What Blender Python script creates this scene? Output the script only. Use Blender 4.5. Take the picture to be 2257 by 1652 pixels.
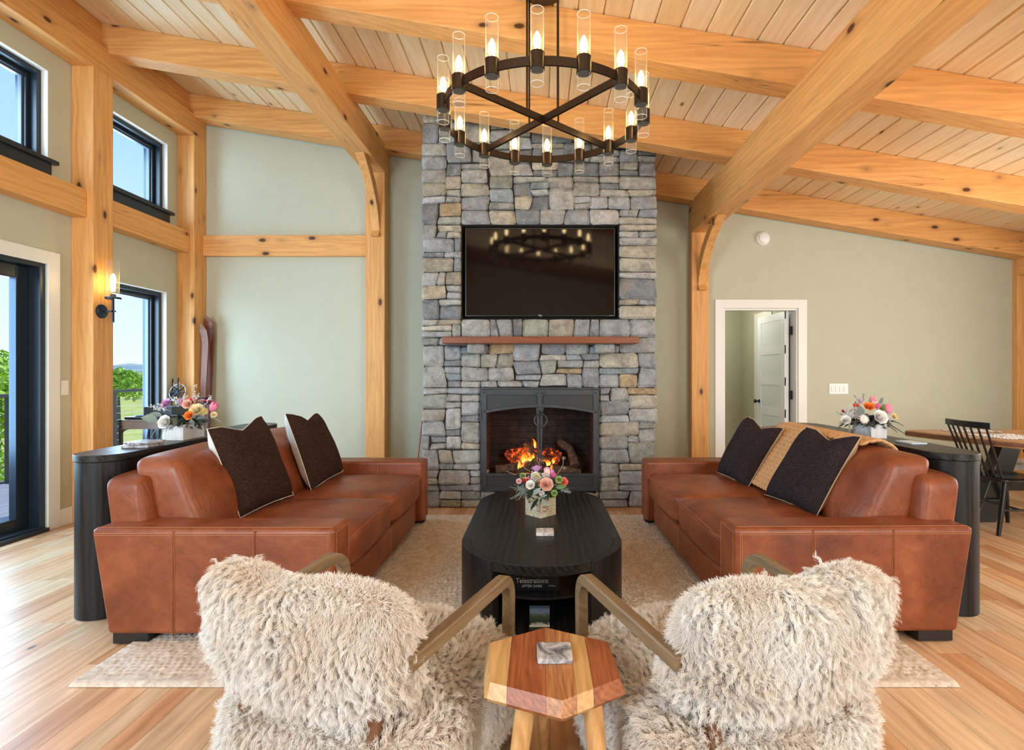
import bpy, math, random
import numpy as np
from mathutils import Vector, Matrix, noise, kdtree
R = math.radians
rnd = random.Random(7)
nr = np.random.RandomState(5)
C = bpy.context.scene.collection
sc = bpy.context.scene
for o in list(bpy.data.objects): bpy.data.objects.remove(o)

# ---------------------------------------------------------------- camera
FPX, CX, CY, EYE = 1170.0, 1188.0, 822.0, 1.297
cd = bpy.data.cameras.new('camera'); cam = bpy.data.objects.new('camera', cd); C.objects.link(cam)
cd.sensor_fit = 'HORIZONTAL'; cd.sensor_width = 36.0; cd.lens = 36.0 * FPX / 2257.0
cd.shift_x = -(CX - 1128.5) / 2257.0; cd.shift_y = -(826.0 - CY) / 2257.0
cam.location = (0, 0, EYE); cam.rotation_euler = (R(90), 0, 0); cd.clip_start = .05; cd.clip_end = 3000
sc.camera = cam
def PX(px, Y): return (px - CX) / FPX * Y
def PZ(py, Y): return EYE + (CY - py) / FPX * Y
def YZ(py, z): return (EYE - z) * FPX / (py - CY)
def P(px, py, Y): return Vector((PX(px, Y), Y, PZ(py, Y)))

# ---------------------------------------------------------------- exposure, world, big lights
sc.view_settings.view_transform = 'Standard'; sc.view_settings.look = 'None'
sc.view_settings.exposure = 0.45; sc.view_settings.gamma = 1.0; sc.view_settings.use_curve_mapping = False
w = bpy.data.worlds.new('sky'); sc.world = w; w.use_nodes = True
wn, wl = w.node_tree.nodes, w.node_tree.links
tc = wn.new('ShaderNodeTexCoord'); sp = wn.new('ShaderNodeSeparateXYZ'); cr = wn.new('ShaderNodeValToRGB')
wl.new(tc.outputs['Generated'], sp.inputs[0]); wl.new(sp.outputs['Z'], cr.inputs[0])
cr.color_ramp.elements[0].position = 0.0; cr.color_ramp.elements[0].color = (.74, .88, .97, 1)
cr.color_ramp.elements[1].position = 1.0; cr.color_ramp.elements[1].color = (.16, .36, .80, 1)
e = cr.color_ramp.elements.new(.32); e.color = (.38, .62, .95, 1)
wl.new(cr.outputs[0], wn['Background'].inputs[0]); wn['Background'].inputs[1].default_value = 1.0
def area(name, loc, rot, sx, sy, power, col):
    l = bpy.data.lights.new(name, 'AREA'); l.shape = 'RECTANGLE'; l.size = sx; l.size_y = sy
    l.energy = power; l.color = col
    o = bpy.data.objects.new(name, l); C.objects.link(o); o.location = loc; o.rotation_euler = rot
    return o
def point(name, loc, power, col, r=.02, parent=None):
    l = bpy.data.lights.new(name, 'POINT'); l.energy = power; l.color = col; l.shadow_soft_size = r
    o = bpy.data.objects.new(name, l); C.objects.link(o); o.location = loc
    if parent: o.parent = parent
    return o
# unseen fill lights added inside the room, at the rear and dining end
area('fill_rear_left', (-3.0, -1.6, 1.9), (R(80), 0, R(-22)), 1.9, 2.6, 150, (.78, .89, 1))
area('fill_rear_right', (3.2, -1.6, 1.7), (R(80), 0, R(22)), 1.9, 2.4, 120, (1, .98, .93))
area('fill_ceiling', (0.0, -1.0, 1.9), (R(180), 0, 0), 4.0, 1.4, 60, (1, .90, .76))  # added soft fill aimed up at the ceiling, not a real bounce
area('fill_dining', (5.4, 3.2, 1.5), (R(90), 0, R(90)), 2.4, 1.8, 70, (1, .97, .92))  # added fill standing just inside the solid right wall
area('daylight_left_windows', (-4.6, 4.2, 2.2), (R(90), 0, R(-90)), 3.6, 3.2, 400, (.47, .73, 1))
sun = bpy.data.lights.new('sun', 'SUN'); sun.energy = 3.0; sun.angle = R(1.0); sun.color = (1, .95, .86)
so = bpy.data.objects.new('sun', sun); C.objects.link(so); so.rotation_euler = (R(38), R(8), R(150)); so.location = (5, -6, 9)

# ---------------------------------------------------------------- materials
class NT:
    def __init__(s, name):
        s.m = bpy.data.materials.new(name); s.m.use_nodes = True
        s.n = s.m.node_tree.nodes; s.l = s.m.node_tree.links; s.b = s.n['Principled BSDF']; s.out = s.n['Material Output']
    def node(s, t, **k):
        x = s.n.new('ShaderNode' + t)
        for a, v in k.items(): setattr(x, a, v)
        return x
    def link(s, a, b): s.l.new(a, b)
    def val(s, sock, v):
        if hasattr(v, 'is_linked') or hasattr(v, 'links'): s.l.new(v, sock)
        else: sock.default_value = v
    def coord(s, scale=(1, 1, 1), rnd_off=True):
        t = s.node('TexCoord').outputs['Object']
        if rnd_off:
            oi = s.node('ObjectInfo').outputs['Random']
            mu = s.node('Math', operation='MULTIPLY'); s.link(oi, mu.inputs[0]); mu.inputs[1].default_value = 37.0
            ad = s.node('VectorMath', operation='ADD'); s.link(t, ad.inputs[0]); s.link(mu.outputs[0], ad.inputs[1]); t = ad.outputs[0]
        mp = s.node('VectorMath', operation='MULTIPLY'); s.link(t, mp.inputs[0]); mp.inputs[1].default_value = scale
        return mp.outputs[0]
    def noise(s, vec, scale, detail=3, rough=.55, dist=0):
        x = s.node('TexNoise'); s.link(vec, x.inputs['Vector']); x.inputs['Scale'].default_value = scale
        x.inputs['Detail'].default_value = detail; x.inputs['Roughness'].default_value = rough; x.inputs['Distortion'].default_value = dist
        return x.outputs[0]
    def voro(s, vec, scale, feat='F1', out='Distance', rn=1.0):
        x = s.node('TexVoronoi', feature=feat); s.link(vec, x.inputs['Vector']); x.inputs['Scale'].default_value = scale
        x.inputs['Randomness'].default_value = rn
        return x.outputs[out]
    def ramp(s, fac, stops):
        x = s.node('ValToRGB'); s.link(fac, x.inputs[0]); el = x.color_ramp.elements
        while len(el) < len(stops): el.new(.5)
        for q, (p, c) in zip(el, stops):
            q.position = p; q.color = (c[0], c[1], c[2], 1) if hasattr(c, '__len__') else (c, c, c, 1)
        return x.outputs[0]
    def mix(s, fac, a, b, mode='MIX'):
        x = s.node('Mix', data_type='RGBA', blend_type=mode)
        for k, v in ((0, fac), (6, a), (7, b)):
            if hasattr(v, 'links'): s.link(v, x.inputs[k])
            elif hasattr(v, '__len__'): x.inputs[k].default_value = (v[0], v[1], v[2], 1)
            else: x.inputs[k].default_value = v
        return x.outputs[2]
    def math(s, op, a, b=0.0):
        x = s.node('Math', operation=op); s.val(x.inputs[0], a); s.val(x.inputs[1], b); return x.outputs[0]
    def bump(s, h, strength=.3, dist=.01):
        x = s.node('Bump'); s.link(h, x.inputs['Height']); x.inputs['Strength'].default_value = strength
        x.inputs['Distance'].default_value = dist; s.link(x.outputs[0], s.b.inputs['Normal'])
    def base(s, c): s.val(s.b.inputs['Base Color'], c if hasattr(c, 'links') else (c[0], c[1], c[2], 1))
    def rough(s, v): s.val(s.b.inputs['Roughness'], v)
MATS = {}
def plain(name, c, rough=.5, metal=0.0, spec=.5, var=0.0, bump=0.0, bscale=60):
    t = NT(name); t.rough(rough); t.b.inputs['Metallic'].default_value = metal; t.b.inputs['Specular IOR Level'].default_value = spec
    if var or bump:
        co = t.coord(); nz = t.noise(co, 6, 4)
        d = [x * (1 - var) for x in c]; h = [min(1, x * (1 + var)) for x in c]
        t.base(t.ramp(nz, [(.3, d), (.7, h)]))
        if bump: t.bump(t.noise(co, bscale, 3), bump, .004)
    else: t.base(c)
    MATS[name] = t.m; return t.m
def timber(name, axis, dark, light, knot=(.10, .035, .012), kd=.11, ks=1.0, stretch=1.0, gscale=1.0, rough=.5, crack=True, tint=0.0, ring=True):
    t = NT(name)
    def sc3(al, ac): return tuple(al if 'XYZ'[i] == axis else ac for i in range(3))
    co = t.coord(sc3(.35 * stretch, 5.0))
    warp = t.noise(t.coord((1, 1, 1)), 1.3, 2)
    wv = t.node('TexWave', wave_type='RINGS', rings_direction=axis); t.link(t.coord(sc3(.25, 1)), wv.inputs['Vector'])
    wv.inputs['Scale'].default_value = 9 * gscale; wv.inputs['Distortion'].default_value = 9; wv.inputs['Detail'].default_value = 2; wv.inputs['Detail Scale'].default_value = .9
    g1 = t.noise(co, 4.0 * gscale, 5, .6, .6)
    g2 = t.noise(t.coord(sc3(.5, 26)), 5.0 * gscale, 3, .6, .2)
    f = t.math('ADD', t.math('MULTIPLY', g1, .62), t.math('ADD', t.math('MULTIPLY', g2, .24), t.math('MULTIPLY', wv.outputs[1], .09 if ring else 0.0)))
    col = t.ramp(f, [(.24, dark), (.64, light)])
    # knots with a halo
    kv = t.voro(t.coord(sc3(.50 * ks, 1.0 * ks)), 4.6)
    km = t.ramp(kv, [(kd * .72, 1.0), (kd * .95, .35), (kd * 1.5, .12), (kd * 2.4, 0.0)])
    col = t.mix(km, col, knot)
    if crack:
        cv = t.noise(t.coord(sc3(.07, 2.4)), 3.0, 2, .5, .25)
        cm = t.ramp(cv, [(.4965, 0.0), (.4995, 1.0), (.5005, 1.0), (.5035, 0.0)])
        cm = t.math('MULTIPLY', cm, t.ramp(t.noise(t.coord((1, 1, 1)), .9, 1), [(.50, 0.0), (.58, .7)]))
        col = t.mix(cm, col, [x * .25 for x in dark])
    if tint:
        oi = t.node('ObjectInfo').outputs['Color']; col = t.mix(tint, col, oi, 'MULTIPLY')
    t.base(col); t.rough(rough); t.b.inputs['Specular IOR Level'].default_value = .35
    t.bump(g2, .12, .003)
    MATS[name] = t.m; return t.m
BD, BL = (.58, .25, .070), (.85, .45, .155)
beamX = timber('pine_beam_x', 'X', BD, BL, kd=.105); beamY = timber('pine_beam_y', 'Y', BD, BL, kd=.105); beamZ = timber('pine_beam_z', 'Z', BD, BL, kd=.105)
plankm = timber('pine_ceiling_board', 'Y', (.80, .58, .33), (.96, .80, .55), knot=(.28, .12, .04), kd=.075, ks=1.1, crack=False, tint=.9, rough=.5)
floorm = timber('hickory_floor_plank', 'Y', (.44, .26, .14), (.84, .62, .42), knot=(.13, .06, .03), kd=.05, ks=.9, stretch=1.2, gscale=.9, crack=False, tint=1.0, rough=.33)
wallm = plain('sage_paint', (.52, .525, .405), .75, spec=.3, var=.02, bump=.04, bscale=220)
trimm = plain('white_trim_paint', (.82, .82, .77), .4)
doorm = plain('white_door_paint', (.80, .84, .86), .35)
blackm = plain('black_window_frame', (.012, .020, .030), .35)
ironm = plain('dark_bronze_metal', (.060, .042, .030), .32, metal=.85)
steelm = plain('forged_gunmetal', (.055, .058, .062), .42, metal=.55, var=.2, bump=.15, bscale=90)
hingem = plain('black_hardware', (.012, .012, .014), .4, metal=.5)
bluemetal = plain('blued_metal', (.03, .045, .065), .4, metal=.6)
plasticw = plain('white_plastic', (.85, .85, .83), .35)
# ---------------------------------------------------------------- mesh building
class MB:
    def __init__(s): s.v = []; s.f = []; s.sm = []; s.mi = []; s.mat_i = 0
    def add(s, vs, fs, smooth=False, T=None):
        o = len(s.v)
        for p in vs:
            p = Vector(p); s.v.append(T @ p if T is not None else p)
        for f in fs: s.f.append([i + o for i in f]); s.sm.append(smooth); s.mi.append(s.mat_i)
        return s
    def box(s, a, b, T=None):
        x0, y0, z0 = [min(p, q) for p, q in zip(a, b)]; x1, y1, z1 = [max(p, q) for p, q in zip(a, b)]
        return s.add([(x0,y0,z0),(x1,y0,z0),(x1,y1,z0),(x0,y1,z0),(x0,y0,z1),(x1,y0,z1),(x1,y1,z1),(x0,y1,z1)],
                     [(0,3,2,1),(4,5,6,7),(0,1,5,4),(1,2,6,5),(2,3,7,6),(3,0,4,7)], False, T)
    def cbox(s, c, d, T=None): return s.box([p - q / 2 for p, q in zip(c, d)], [p + q / 2 for p, q in zip(c, d)], T)
    def prism(s, poly, axis, a, b, T=None, smooth=False):
        # poly: 2D points in the two other axes (xy for Z, xz for Y, yz for X)
        def m(p, t): return {'Z': (p[0], p[1], t), 'Y': (p[0], t, p[1]), 'X': (t, p[0], p[1])}[axis]
        n = len(poly); vs = [m(p, a) for p in poly] + [m(p, b) for p in poly]
        s.add(vs, [list(range(n))[::-1], list(range(n, 2 * n))], False, T)
        o = len(s.v) - 2 * n
        for i in range(n):
            j = (i + 1) % n; s.f.append([o + i, o + j, o + n + j, o + n + i]); s.sm.append(smooth); s.mi.append(s.mat_i)
        return s
    def tube(s, pts, r, n=8, closed=False, caps=True, flat=None, T=None, up=None):
        pts = [Vector(p) for p in pts]; m = len(pts); rr = r if hasattr(r, '__len__') else [r] * m
        vs, fs = [], []; prev = None
        for i, p in enumerate(pts):
            a = pts[(i - 1) % m] if (closed or i > 0) else p; b = pts[(i + 1) % m] if (closed or i < m - 1) else p
            t = (b - a)
            t = t.normalized() if t.length > 1e-9 else Vector((0, 0, 1))
            if up is not None: u = Vector(up)
            elif prev is None: u = Vector((0, 0, 1)) if abs(t.z) < .9 else Vector((1, 0, 0))
            else: u = prev
            q = t.cross(u)
            if q.length < 1e-6: q = t.cross(Vector((1, .3, .2)))
            q.normalize(); u = q.cross(t).normalized(); prev = u
            for k in range(n):
                an = 2 * math.pi * (k + (.5 if n == 4 else 0)) / n
                ru, rq = (rr[i], rr[i]) if flat is None else (flat[0], flat[1])
                vs.append(p + q * math.cos(an) * rq + u * math.sin(an) * ru)
        for i in range(m if closed else m - 1):
            j = (i + 1) % m
            for k in range(n):
                l = (k + 1) % n; fs.append([i * n + k, i * n + l, j * n + l, j * n + k])
        if caps and not closed: fs += [list(range(n))[::-1], list(range((m - 1) * n, m * n))]
        return s.add(vs, fs, n > 4, T)
    def lathe(s, prof, c=(0, 0, 0), n=20, T=None, smooth=True, axis='Z'):
        vs, fs = [], []; m = len(prof)
        for (r, z) in prof:
            for k in range(n):
                a = 2 * math.pi * k / n; x, y = r * math.cos(a), r * math.sin(a)
                vs.append(Vector(c) + (Vector((x, y, z)) if axis == 'Z' else Vector((x, -z, y)) if axis == 'Y' else Vector((z, x, y))))
        for i in range(m - 1):
            for k in range(n):
                l = (k + 1) % n; fs.append([i * n + k, i * n + l, (i + 1) * n + l, (i + 1) * n + k])
        if prof[0][0] > 1e-6: fs.append(list(range(n))[::-1])
        if prof[-1][0] > 1e-6: fs.append(list(range((m - 1) * n, m * n)))
        return s.add(vs, fs, smooth, T)
    def ball(s, c, r, n=8, m=5, T=None):
        rx, ry, rz = r if hasattr(r, '__len__') else (r, r, r)
        vs, fs = [], []
        for i in range(m + 1):
            th = math.pi * i / m
            for k in range(n):
                a = 2 * math.pi * k / n
                vs.append((c[0] + rx * math.sin(th) * math.cos(a), c[1] + ry * math.sin(th) * math.sin(a), c[2] - rz * math.cos(th)))
        for i in range(m):
            for k in range(n):
                l = (k + 1) % n; fs.append([i * n + k, i * n + l, (i + 1) * n + l, (i + 1) * n + k])
        return s.add(vs, fs, True, T)
    def puff(s, c, d, n=8, p=6.0, bulge=(0, 0, 0), fn=None, T=None):
        # rounded cushion box: cube surface projected on a superellipsoid, faces swollen by bulge
        idx = {}; vs = []; fs = []
        def vid(q):
            k = tuple(int(round(x * n)) for x in q)
            if k not in idx:
                idx[k] = len(vs); m_ = sum(abs(x) ** p for x in q) ** (1 / p); mx = max(abs(x) for x in q)
                u = [x / m_ * mx for x in q]
                w_ = [u[i] * d[i] / 2 for i in range(3)]
                for i in range(3):
                    o1, o2 = u[(i + 1) % 3], u[(i + 2) % 3]
                    w_[i] += bulge[i] * (u[i]) * max(0, 1 - o1 * o1) * max(0, 1 - o2 * o2)
                v = Vector(w_)
                if fn: v = fn(v, u)
                vs.append(v + Vector(c))
            return idx[k]
        for ax in range(3):
            for sg in (-1, 1):
                for i in range(-n, n, 2):
                    for j in range(-n, n, 2):
                        q = []
                        for (a, b) in ((i, j), (i + 2, j), (i + 2, j + 2), (i, j + 2)):
                            t = [0, 0, 0]; t[ax] = sg; t[(ax + 1) % 3] = a / n; t[(ax + 2) % 3] = b / n; q.append(vid(t))
                        fs.append(q if sg > 0 else q[::-1])
        return s.add(vs, fs, True, T)
    def grid(s, fn, nu, nv, smooth=True, T=None, flip=False, cu=False):
        vs = [fn(i / nu, j / nv) for i in range(nu + (0 if cu else 1)) for j in range(nv + 1)]; m = nv + 1
        fs = []
        for i in range(nu):
            i2 = (i + 1) % nu if cu else i + 1
            for j in range(nv):
                q = [i * m + j, i2 * m + j, i2 * m + j + 1, i * m + j + 1]; fs.append(q[::-1] if flip else q)
        return s.add(vs, fs, smooth, T)

WM = {}
def wm(o): return WM.get(o.name, Matrix.Identity(4))
def tag(o, label=None, cat=None, group=None, kind=None):
    if label: o['label'] = label
    if cat: o['category'] = cat
    if group: o['group'] = group
    if kind: o['kind'] = kind
    return o
def empty(name, loc, label, cat, group=None, rz=0.0, parent=None):
    o = bpy.data.objects.new(name, None); C.objects.link(o); o.empty_display_size = .1
    o.location = loc; o.rotation_euler = (0, 0, rz)
    WM[o.name] = Matrix.Translation(Vector(loc)) @ Matrix.Rotation(rz, 4, 'Z')
    return tag(o, label, cat, group)
def obj(name, m, mats, parent=None, world=True, bevel=0, seg=2, subd=0, color=None, solid=0, recenter=True, base=False):
    me = bpy.data.meshes.new(name); vs = m.v
    if parent is not None and world:
        inv = wm(parent).inverted(); vs = [inv @ v for v in vs]
    lo = Vector([min(v[i] for v in vs) for i in range(3)]); hi = Vector([max(v[i] for v in vs) for i in range(3)])
    c = (lo + hi) / 2 if recenter else Vector((0, 0, 0))
    if base: c.z = lo.z
    me.from_pydata([tuple(v - c) for v in vs], [], m.f); me.update()
    me.polygons.foreach_set('use_smooth', m.sm)
    if any(m.sm): me.set_sharp_from_angle(angle=R(48))
    ml = mats if isinstance(mats, (list, tuple)) else [mats]
    for x in ml: me.materials.append(x)
    if len(ml) > 1: me.polygons.foreach_set('material_index', m.mi)
    o = bpy.data.objects.new(name, me); C.objects.link(o); o.location = c
    base_m = wm(parent) if parent is not None else Matrix.Identity(4)
    WM[o.name] = base_m @ Matrix.Translation(c)
    if parent is not None: o.parent = parent
    if bevel:
        b = o.modifiers.new('bevel', 'BEVEL'); b.width = bevel; b.segments = seg; b.limit_method = 'ANGLE'; b.angle_limit = R(35)
    if subd:
        s_ = o.modifiers.new('subd', 'SUBSURF'); s_.levels = subd; s_.render_levels = subd
    if color: o.color = (*color, 1)
    return o
def struct(name, m, mats, parent=None, **k):
    o = obj(name, m, mats, parent, **k)
    if parent is None: o['kind'] = 'structure'
    return o
def dup(src, parent=None, M=None):
    o = src.copy(); C.objects.link(o)
    if parent is not None: o.parent = parent
    return o
def copy_tree(src, parent=None):
    o = src.copy(); C.objects.link(o); o.parent = parent
    for ch in list(src.children): copy_tree(ch, o)
    return o
def text(name, body, size, loc, rot, m, parent, sx=1.0, ext=.0008, align='CENTER'):
    cu = bpy.data.curves.new(name, 'FONT'); cu.body = body; cu.size = size; cu.align_x = align; cu.align_y = 'CENTER'; cu.extrude = ext
    cu.materials.append(m); o = bpy.data.objects.new(name, cu); C.objects.link(o)
    dg = bpy.context.evaluated_depsgraph_get(); dg.update(); me = bpy.data.meshes.new_from_object(o.evaluated_get(dg)); bpy.data.objects.remove(o)
    if not me.materials: me.materials.append(m)
    o = bpy.data.objects.new(name, me); C.objects.link(o)
    o.parent = parent; o.location = wm(parent).inverted() @ Vector(loc) ; o.rotation_euler = rot; o.scale = (sx, 1, 1)
    return o

# ================================================================= ROOM
XL, XR, YB, YF_ = -4.058, 5.62, 6.17, -3.0
def ceil(x): return 3.785 - x / 6.0
# ---- floor
fl = struct('floor', MB().box((-4.2, YF_, -.06), (5.9, 1.48, 0)).box((-4.2, 1.48, -.06), (5.9, 8.2, -.022)), plain('subfloor', (.30, .18, .09), .6))
cols = [(1.0,.92,.84),(.97,.80,.66),(1.0,.97,.90),(.86,.66,.50),(.98,.86,.74),(1,.90,.78),(.80,.60,.45),(1,1,.95)]
x = -4.055; nplank = 0
while x < 5.6:
    wd = rnd.choice([.098, .125, .125, .15]); y = 1.46 - rnd.uniform(0, .5)
    while y < YB:
        L = rnd.uniform(1.05, 2.2); y1 = y + L
        if YB - y1 < .45: y1 = YB + .02
        o = struct('floor_plank', MB().box((x + .0008, max(y, 1.46) + .0008, -.02), (x + wd - .0008, min(y1, YB + .02) - .0008, 0)), floorm, fl)
        k = rnd.choice(cols); q = rnd.uniform(.88, 1.0); o.color = (k[0] * q, k[1] * q, k[2] * q, 1); nplank += 1
        y = y1
    x += wd
struct('hall_floor', MB().box((1.8, YB + .02, -.03), (3.2, 8.2, 0)), floorm, fl)
print('planks', nplank)
# ---- ceiling boards follow the roof slope and run away from the camera
def cq(m, x0, x1, y0, y1, zoff, th):
    m.add([(x0,y0,ceil(x0)+zoff),(x1,y0,ceil(x1)+zoff),(x1,y1,ceil(x1)+zoff),(x0,y1,ceil(x0)+zoff),
           (x0,y0,ceil(x0)+zoff+th),(x1,y0,ceil(x1)+zoff+th),(x1,y1,ceil(x1)+zoff+th),(x0,y1,ceil(x0)+zoff+th)],
          [(0,3,2,1),(4,5,6,7),(0,1,5,4),(1,2,6,5),(2,3,7,6),(3,0,4,7)]); return m
ce = struct('ceiling', cq(MB(), -4.3, 5.9, YF_ - .1, YB + .1, .03, .15), plain('roof_deck', (.20, .10, .04), .8))
bw = .173; x = -4.06; first = None
pm = MB(); g = .009
pro = [(0, .012), (g, 0), (bw - g - .002, 0), (bw - .002, .012)]
poly = [(px, pz - px / 6) for px, pz in pro] + [(bw - .002, .024 - bw / 6), (0, .024)]
pm.prism(poly, 'Y', -1.0, YB)
cc = [(1,.98,.92),(1,.93,.82),(.93,.84,.70),(1,1,1),(.96,.90,.80)]
while x < 5.6:
    if first is None:
        first = obj('ceiling_board', pm, plankm, ce, world=False, recenter=False); o = first
    else: o = dup(first, ce)
    o.location = (wm(ce).inverted() @ Vector((x, 0, ceil(x)))) ; k = rnd.choice(cc); q = rnd.uniform(.92, 1); o.color = (k[0]*q, k[1]*q, k[2]*q, 1)
    x += bw
# ---- walls
def wall_grid(m, axis, p0, p1, us, zs, holes, ztop=None):
    # box wall split in cells, leaving rectangular holes (u0,u1,z0,z1)
    for a, b in zip(us[:-1], us[1:]):
        for c, d in zip(zs[:-1], zs[1:]):
            if any(h[0] - 1e-4 <= a and b <= h[1] + 1e-4 and h[2] - 1e-4 <= c and d <= h[3] + 1e-4 for h in holes): continue
            if axis == 'X': m.box((p0, a, c), (p1, b, d))
            else: m.box((a, p0, c), (b, p1, d))
    return m
DW = (2.30, 4.369, 0.0, 2.207)            # patio door opening (y0,y1,z0,z1)
W2 = (4.96, 5.80, 3.06, 3.797); W1 = (3.55, 4.389, 3.06, 3.797); W3 = (4.96, 5.785, .42, 2.178)
holes = [DW, W2, W1, W3]
us = sorted(set([YF_, YB + .15] + [h[i] for h in holes for i in (0, 1)])); zs = sorted(set([0, 4.45] + [h[i] for h in holes for i in (2, 3)]))
struct('wall_left', wall_grid(MB(), 'X', XL - .05, XL, us, zs, holes), wallm)
# outer leaf of the left wall, seen only in the window reveals
struct('wall_left_exterior', wall_grid(MB(), 'X', XL - .24, XL - .052, us, zs, holes), plain('dark_siding', (.06, .06, .065), .7))
DO = (2.144, 3.006, 0, 2.046)
m = MB(); wall_grid(m, 'Y', YB, YB + .13, [XL - .2, DO[0], DO[1], XR + .1], [0, DO[3], 2.6], [DO])
for a, b in ((XL - .2, DO[0]), (DO[0], XR + .1)):
    m.add([(a,YB,2.6),(b,YB,2.6),(b,YB+.13,2.6),(a,YB+.13,2.6),(a,YB,ceil(a)+.05),(b,YB,ceil(b)+.05),(b,YB+.13,ceil(b)+.05),(a,YB+.13,ceil(a)+.05)],
          [(0,3,2,1),(4,5,6,7),(0,1,5,4),(1,2,6,5),(2,3,7,6),(3,0,4,7)])
struct('wall_back', m, wallm)
struct('wall_right', MB().box((XR, YF_, 0), (XR + .12, YB + .1, 3.2)), wallm)
m = MB(); wall_grid(m, 'Y', YF_ - .12, YF_, [XL - .2, -1.6, -.5, .5, 1.6, XR + .1], [0, .5, 1.9, 4.5], [(-1.6, -.5, .5, 1.9), (.5, 1.6, .5, 1.9)])
struct('wall_front', m, wallm)
# hall behind the doorway
m = MB().box((1.8, 8.0, 0), (3.3, 8.1, 2.5)).box((1.85, YB + .13, 0), (1.95, 8.0, 2.5)).box((3.04, YB + .13, 0), (3.14, 8.0, 2.5)).box((1.8, YB + .13, 2.45), (3.3, 8.1, 2.55))
struct('wall_hall', m, wallm)
point('hall_fill', (2.4, 7.1, 2.2), 9, (1, .93, .82), .15)  # unseen point light added to brighten the hall, no fixture there
# ---- baseboards and door casings
struct('baseboard_left', MB().box((XL, 4.478, 0), (XL + .018, 4.60, .1445)).box((XL, 4.82, 0), (XL + .018, 5.95, .1445)), trimm, bevel=.002)
struct('baseboard_back', MB().box((3.11, YB - .018, 0), (5.5, YB, .14)).box((-3.86, YB - .018, 0), (-1.96, YB, .14)).box((-1.73, YB - .018, 0), (-1.15, YB, .14)).box((1.15, YB-.018, 0), (1.73, YB, .14)), trimm, bevel=.002)
def frame_boxes(m, axis, p0, p1, u0, u1, z0, z1, wd, bottom=True, top=True):
    def bx(a, b, c, d):
        if axis == 'X': m.box((p0, a, c), (p1, b, d))
        else: m.box((a, p0, c), (b, p1, d))
    bx(u0, u0 + wd, z0, z1); bx(u1 - wd, u1, z0, z1)
    if top: bx(u0 + wd, u1 - wd, z1 - wd, z1)
    if bottom: bx(u0 + wd, u1 - wd, z0, z0 + wd)
    return m
struct('trim_1', frame_boxes(MB(), 'X', XL, XL + .02, DW[0] - .105, DW[1] + .109, 0, 2.301, .107, bottom=False), trimm, bevel=.002)
tr2 = struct('trim_2', frame_boxes(MB(), 'Y', YB - .02, YB, 2.044, 3.107, 0, 2.150, .10, bottom=False), trimm, bevel=.002)
struct('door_jamb', frame_boxes(MB(), 'Y', YB - .002, YB + .15, DO[0], DO[1], 0, DO[3], .018, bottom=False), trimm, tr2)
# ---- windows
glass = NT('clear_glass')
gt = glass.node('BsdfTransparent'); gg = glass.node('BsdfGlossy'); gg.inputs['Roughness'].default_value = .02
gm = glass.node('MixShader'); lw = glass.node('LayerWeight'); lw.inputs[0].default_value = .12
glass.link(glass.math('MULTIPLY', lw.outputs['Fresnel'], .55), gm.inputs[0]); glass.link(gt.outputs[0], gm.inputs[1]); glass.link(gg.outputs[0], gm.inputs[2]); glass.link(gm.outputs[0], glass.out.inputs[0])
gt.inputs[0].default_value = (.97, .985, .99, 1)
glassm = glass.m
def window(n, w_, stool=True):
    y0, y1, z0, z1 = w_
    f = struct('window_%d' % n, frame_boxes(MB(), 'X', XL - .23, XL - .052, y0, y1, z0, z1, .045), blackm, bevel=.003)
    f['label'] = 'black framed window %s' % {1: 'high up at the left edge of the photo', 2: 'high up between the two left wall posts', 3: 'tall, below the rail beside the wall sconce'}[n]
    obj('sash', frame_boxes(MB(), 'X', XL - .19, XL - .11, y0 + .045, y1 - .045, z0 + .045, z1 - .045, .032), blackm, f, bevel=.004)
    obj('glazing_bead', frame_boxes(MB(), 'X', XL - .165, XL - .135, y0 + .077, y1 - .077, z0 + .077, z1 - .077, .014), plain('grey_bead_%d' % n, (.10, .12, .16), .35), f)
    obj('pane', MB().box((XL - .152, y0 + .08, z0 + .08), (XL - .148, y1 - .08, z1 - .08)), glassm, f)
    obj('reveal', frame_boxes(MB(), 'X', XL - .052, XL + .001, y0 - .001, y1 + .001, z0, z1 + .001, .008, bottom=False), trimm, f)
    if stool:
        obj('window_stool', MB().box((XL - .06, y0 - .05, z0 - .03), (XL + .045, y1 + .055, z0 + .002)), blackm, f, bevel=.003)
        obj('apron', MB().box((XL, y0 - .01, z0 - .13), (XL + .018, y1 + .012, z0 - .03)), blackm, f)
window(1, W1); window(2, W2); window(3, W3, stool=False)
# patio door
y0, y1, z0, z1 = DW
d = struct('door_1', frame_boxes(MB(), 'X', XL - .23, XL - .005, y0, y1, z0, z1, .045), blackm, bevel=.003)
d['label'] = 'black framed glass patio door at the left edge'
for (a, b) in ((y0 + .045, 3.36), (3.30, y1 - .045)):
    lf = obj('door_leaf', frame_boxes(MB(), 'X', XL - .16, XL - .10, a, b, z0 + .03, z1 - .045, .10), blackm, d, bevel=.006)
    obj('pane', MB().box((XL - .133, a + .1, z0 + .13), (XL - .128, b - .1, z1 - .145)), glassm, lf)
    obj('glazing_bead', frame_boxes(MB(), 'X', XL - .15, XL - .095, a + .098, b - .098, z0 + .128, z1 - .143, .012), bluemetal, lf)
obj('door_sill', MB().box((XL - .22, y0, -.005), (XL + .03, y1, .03)), blackm, d)
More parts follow.
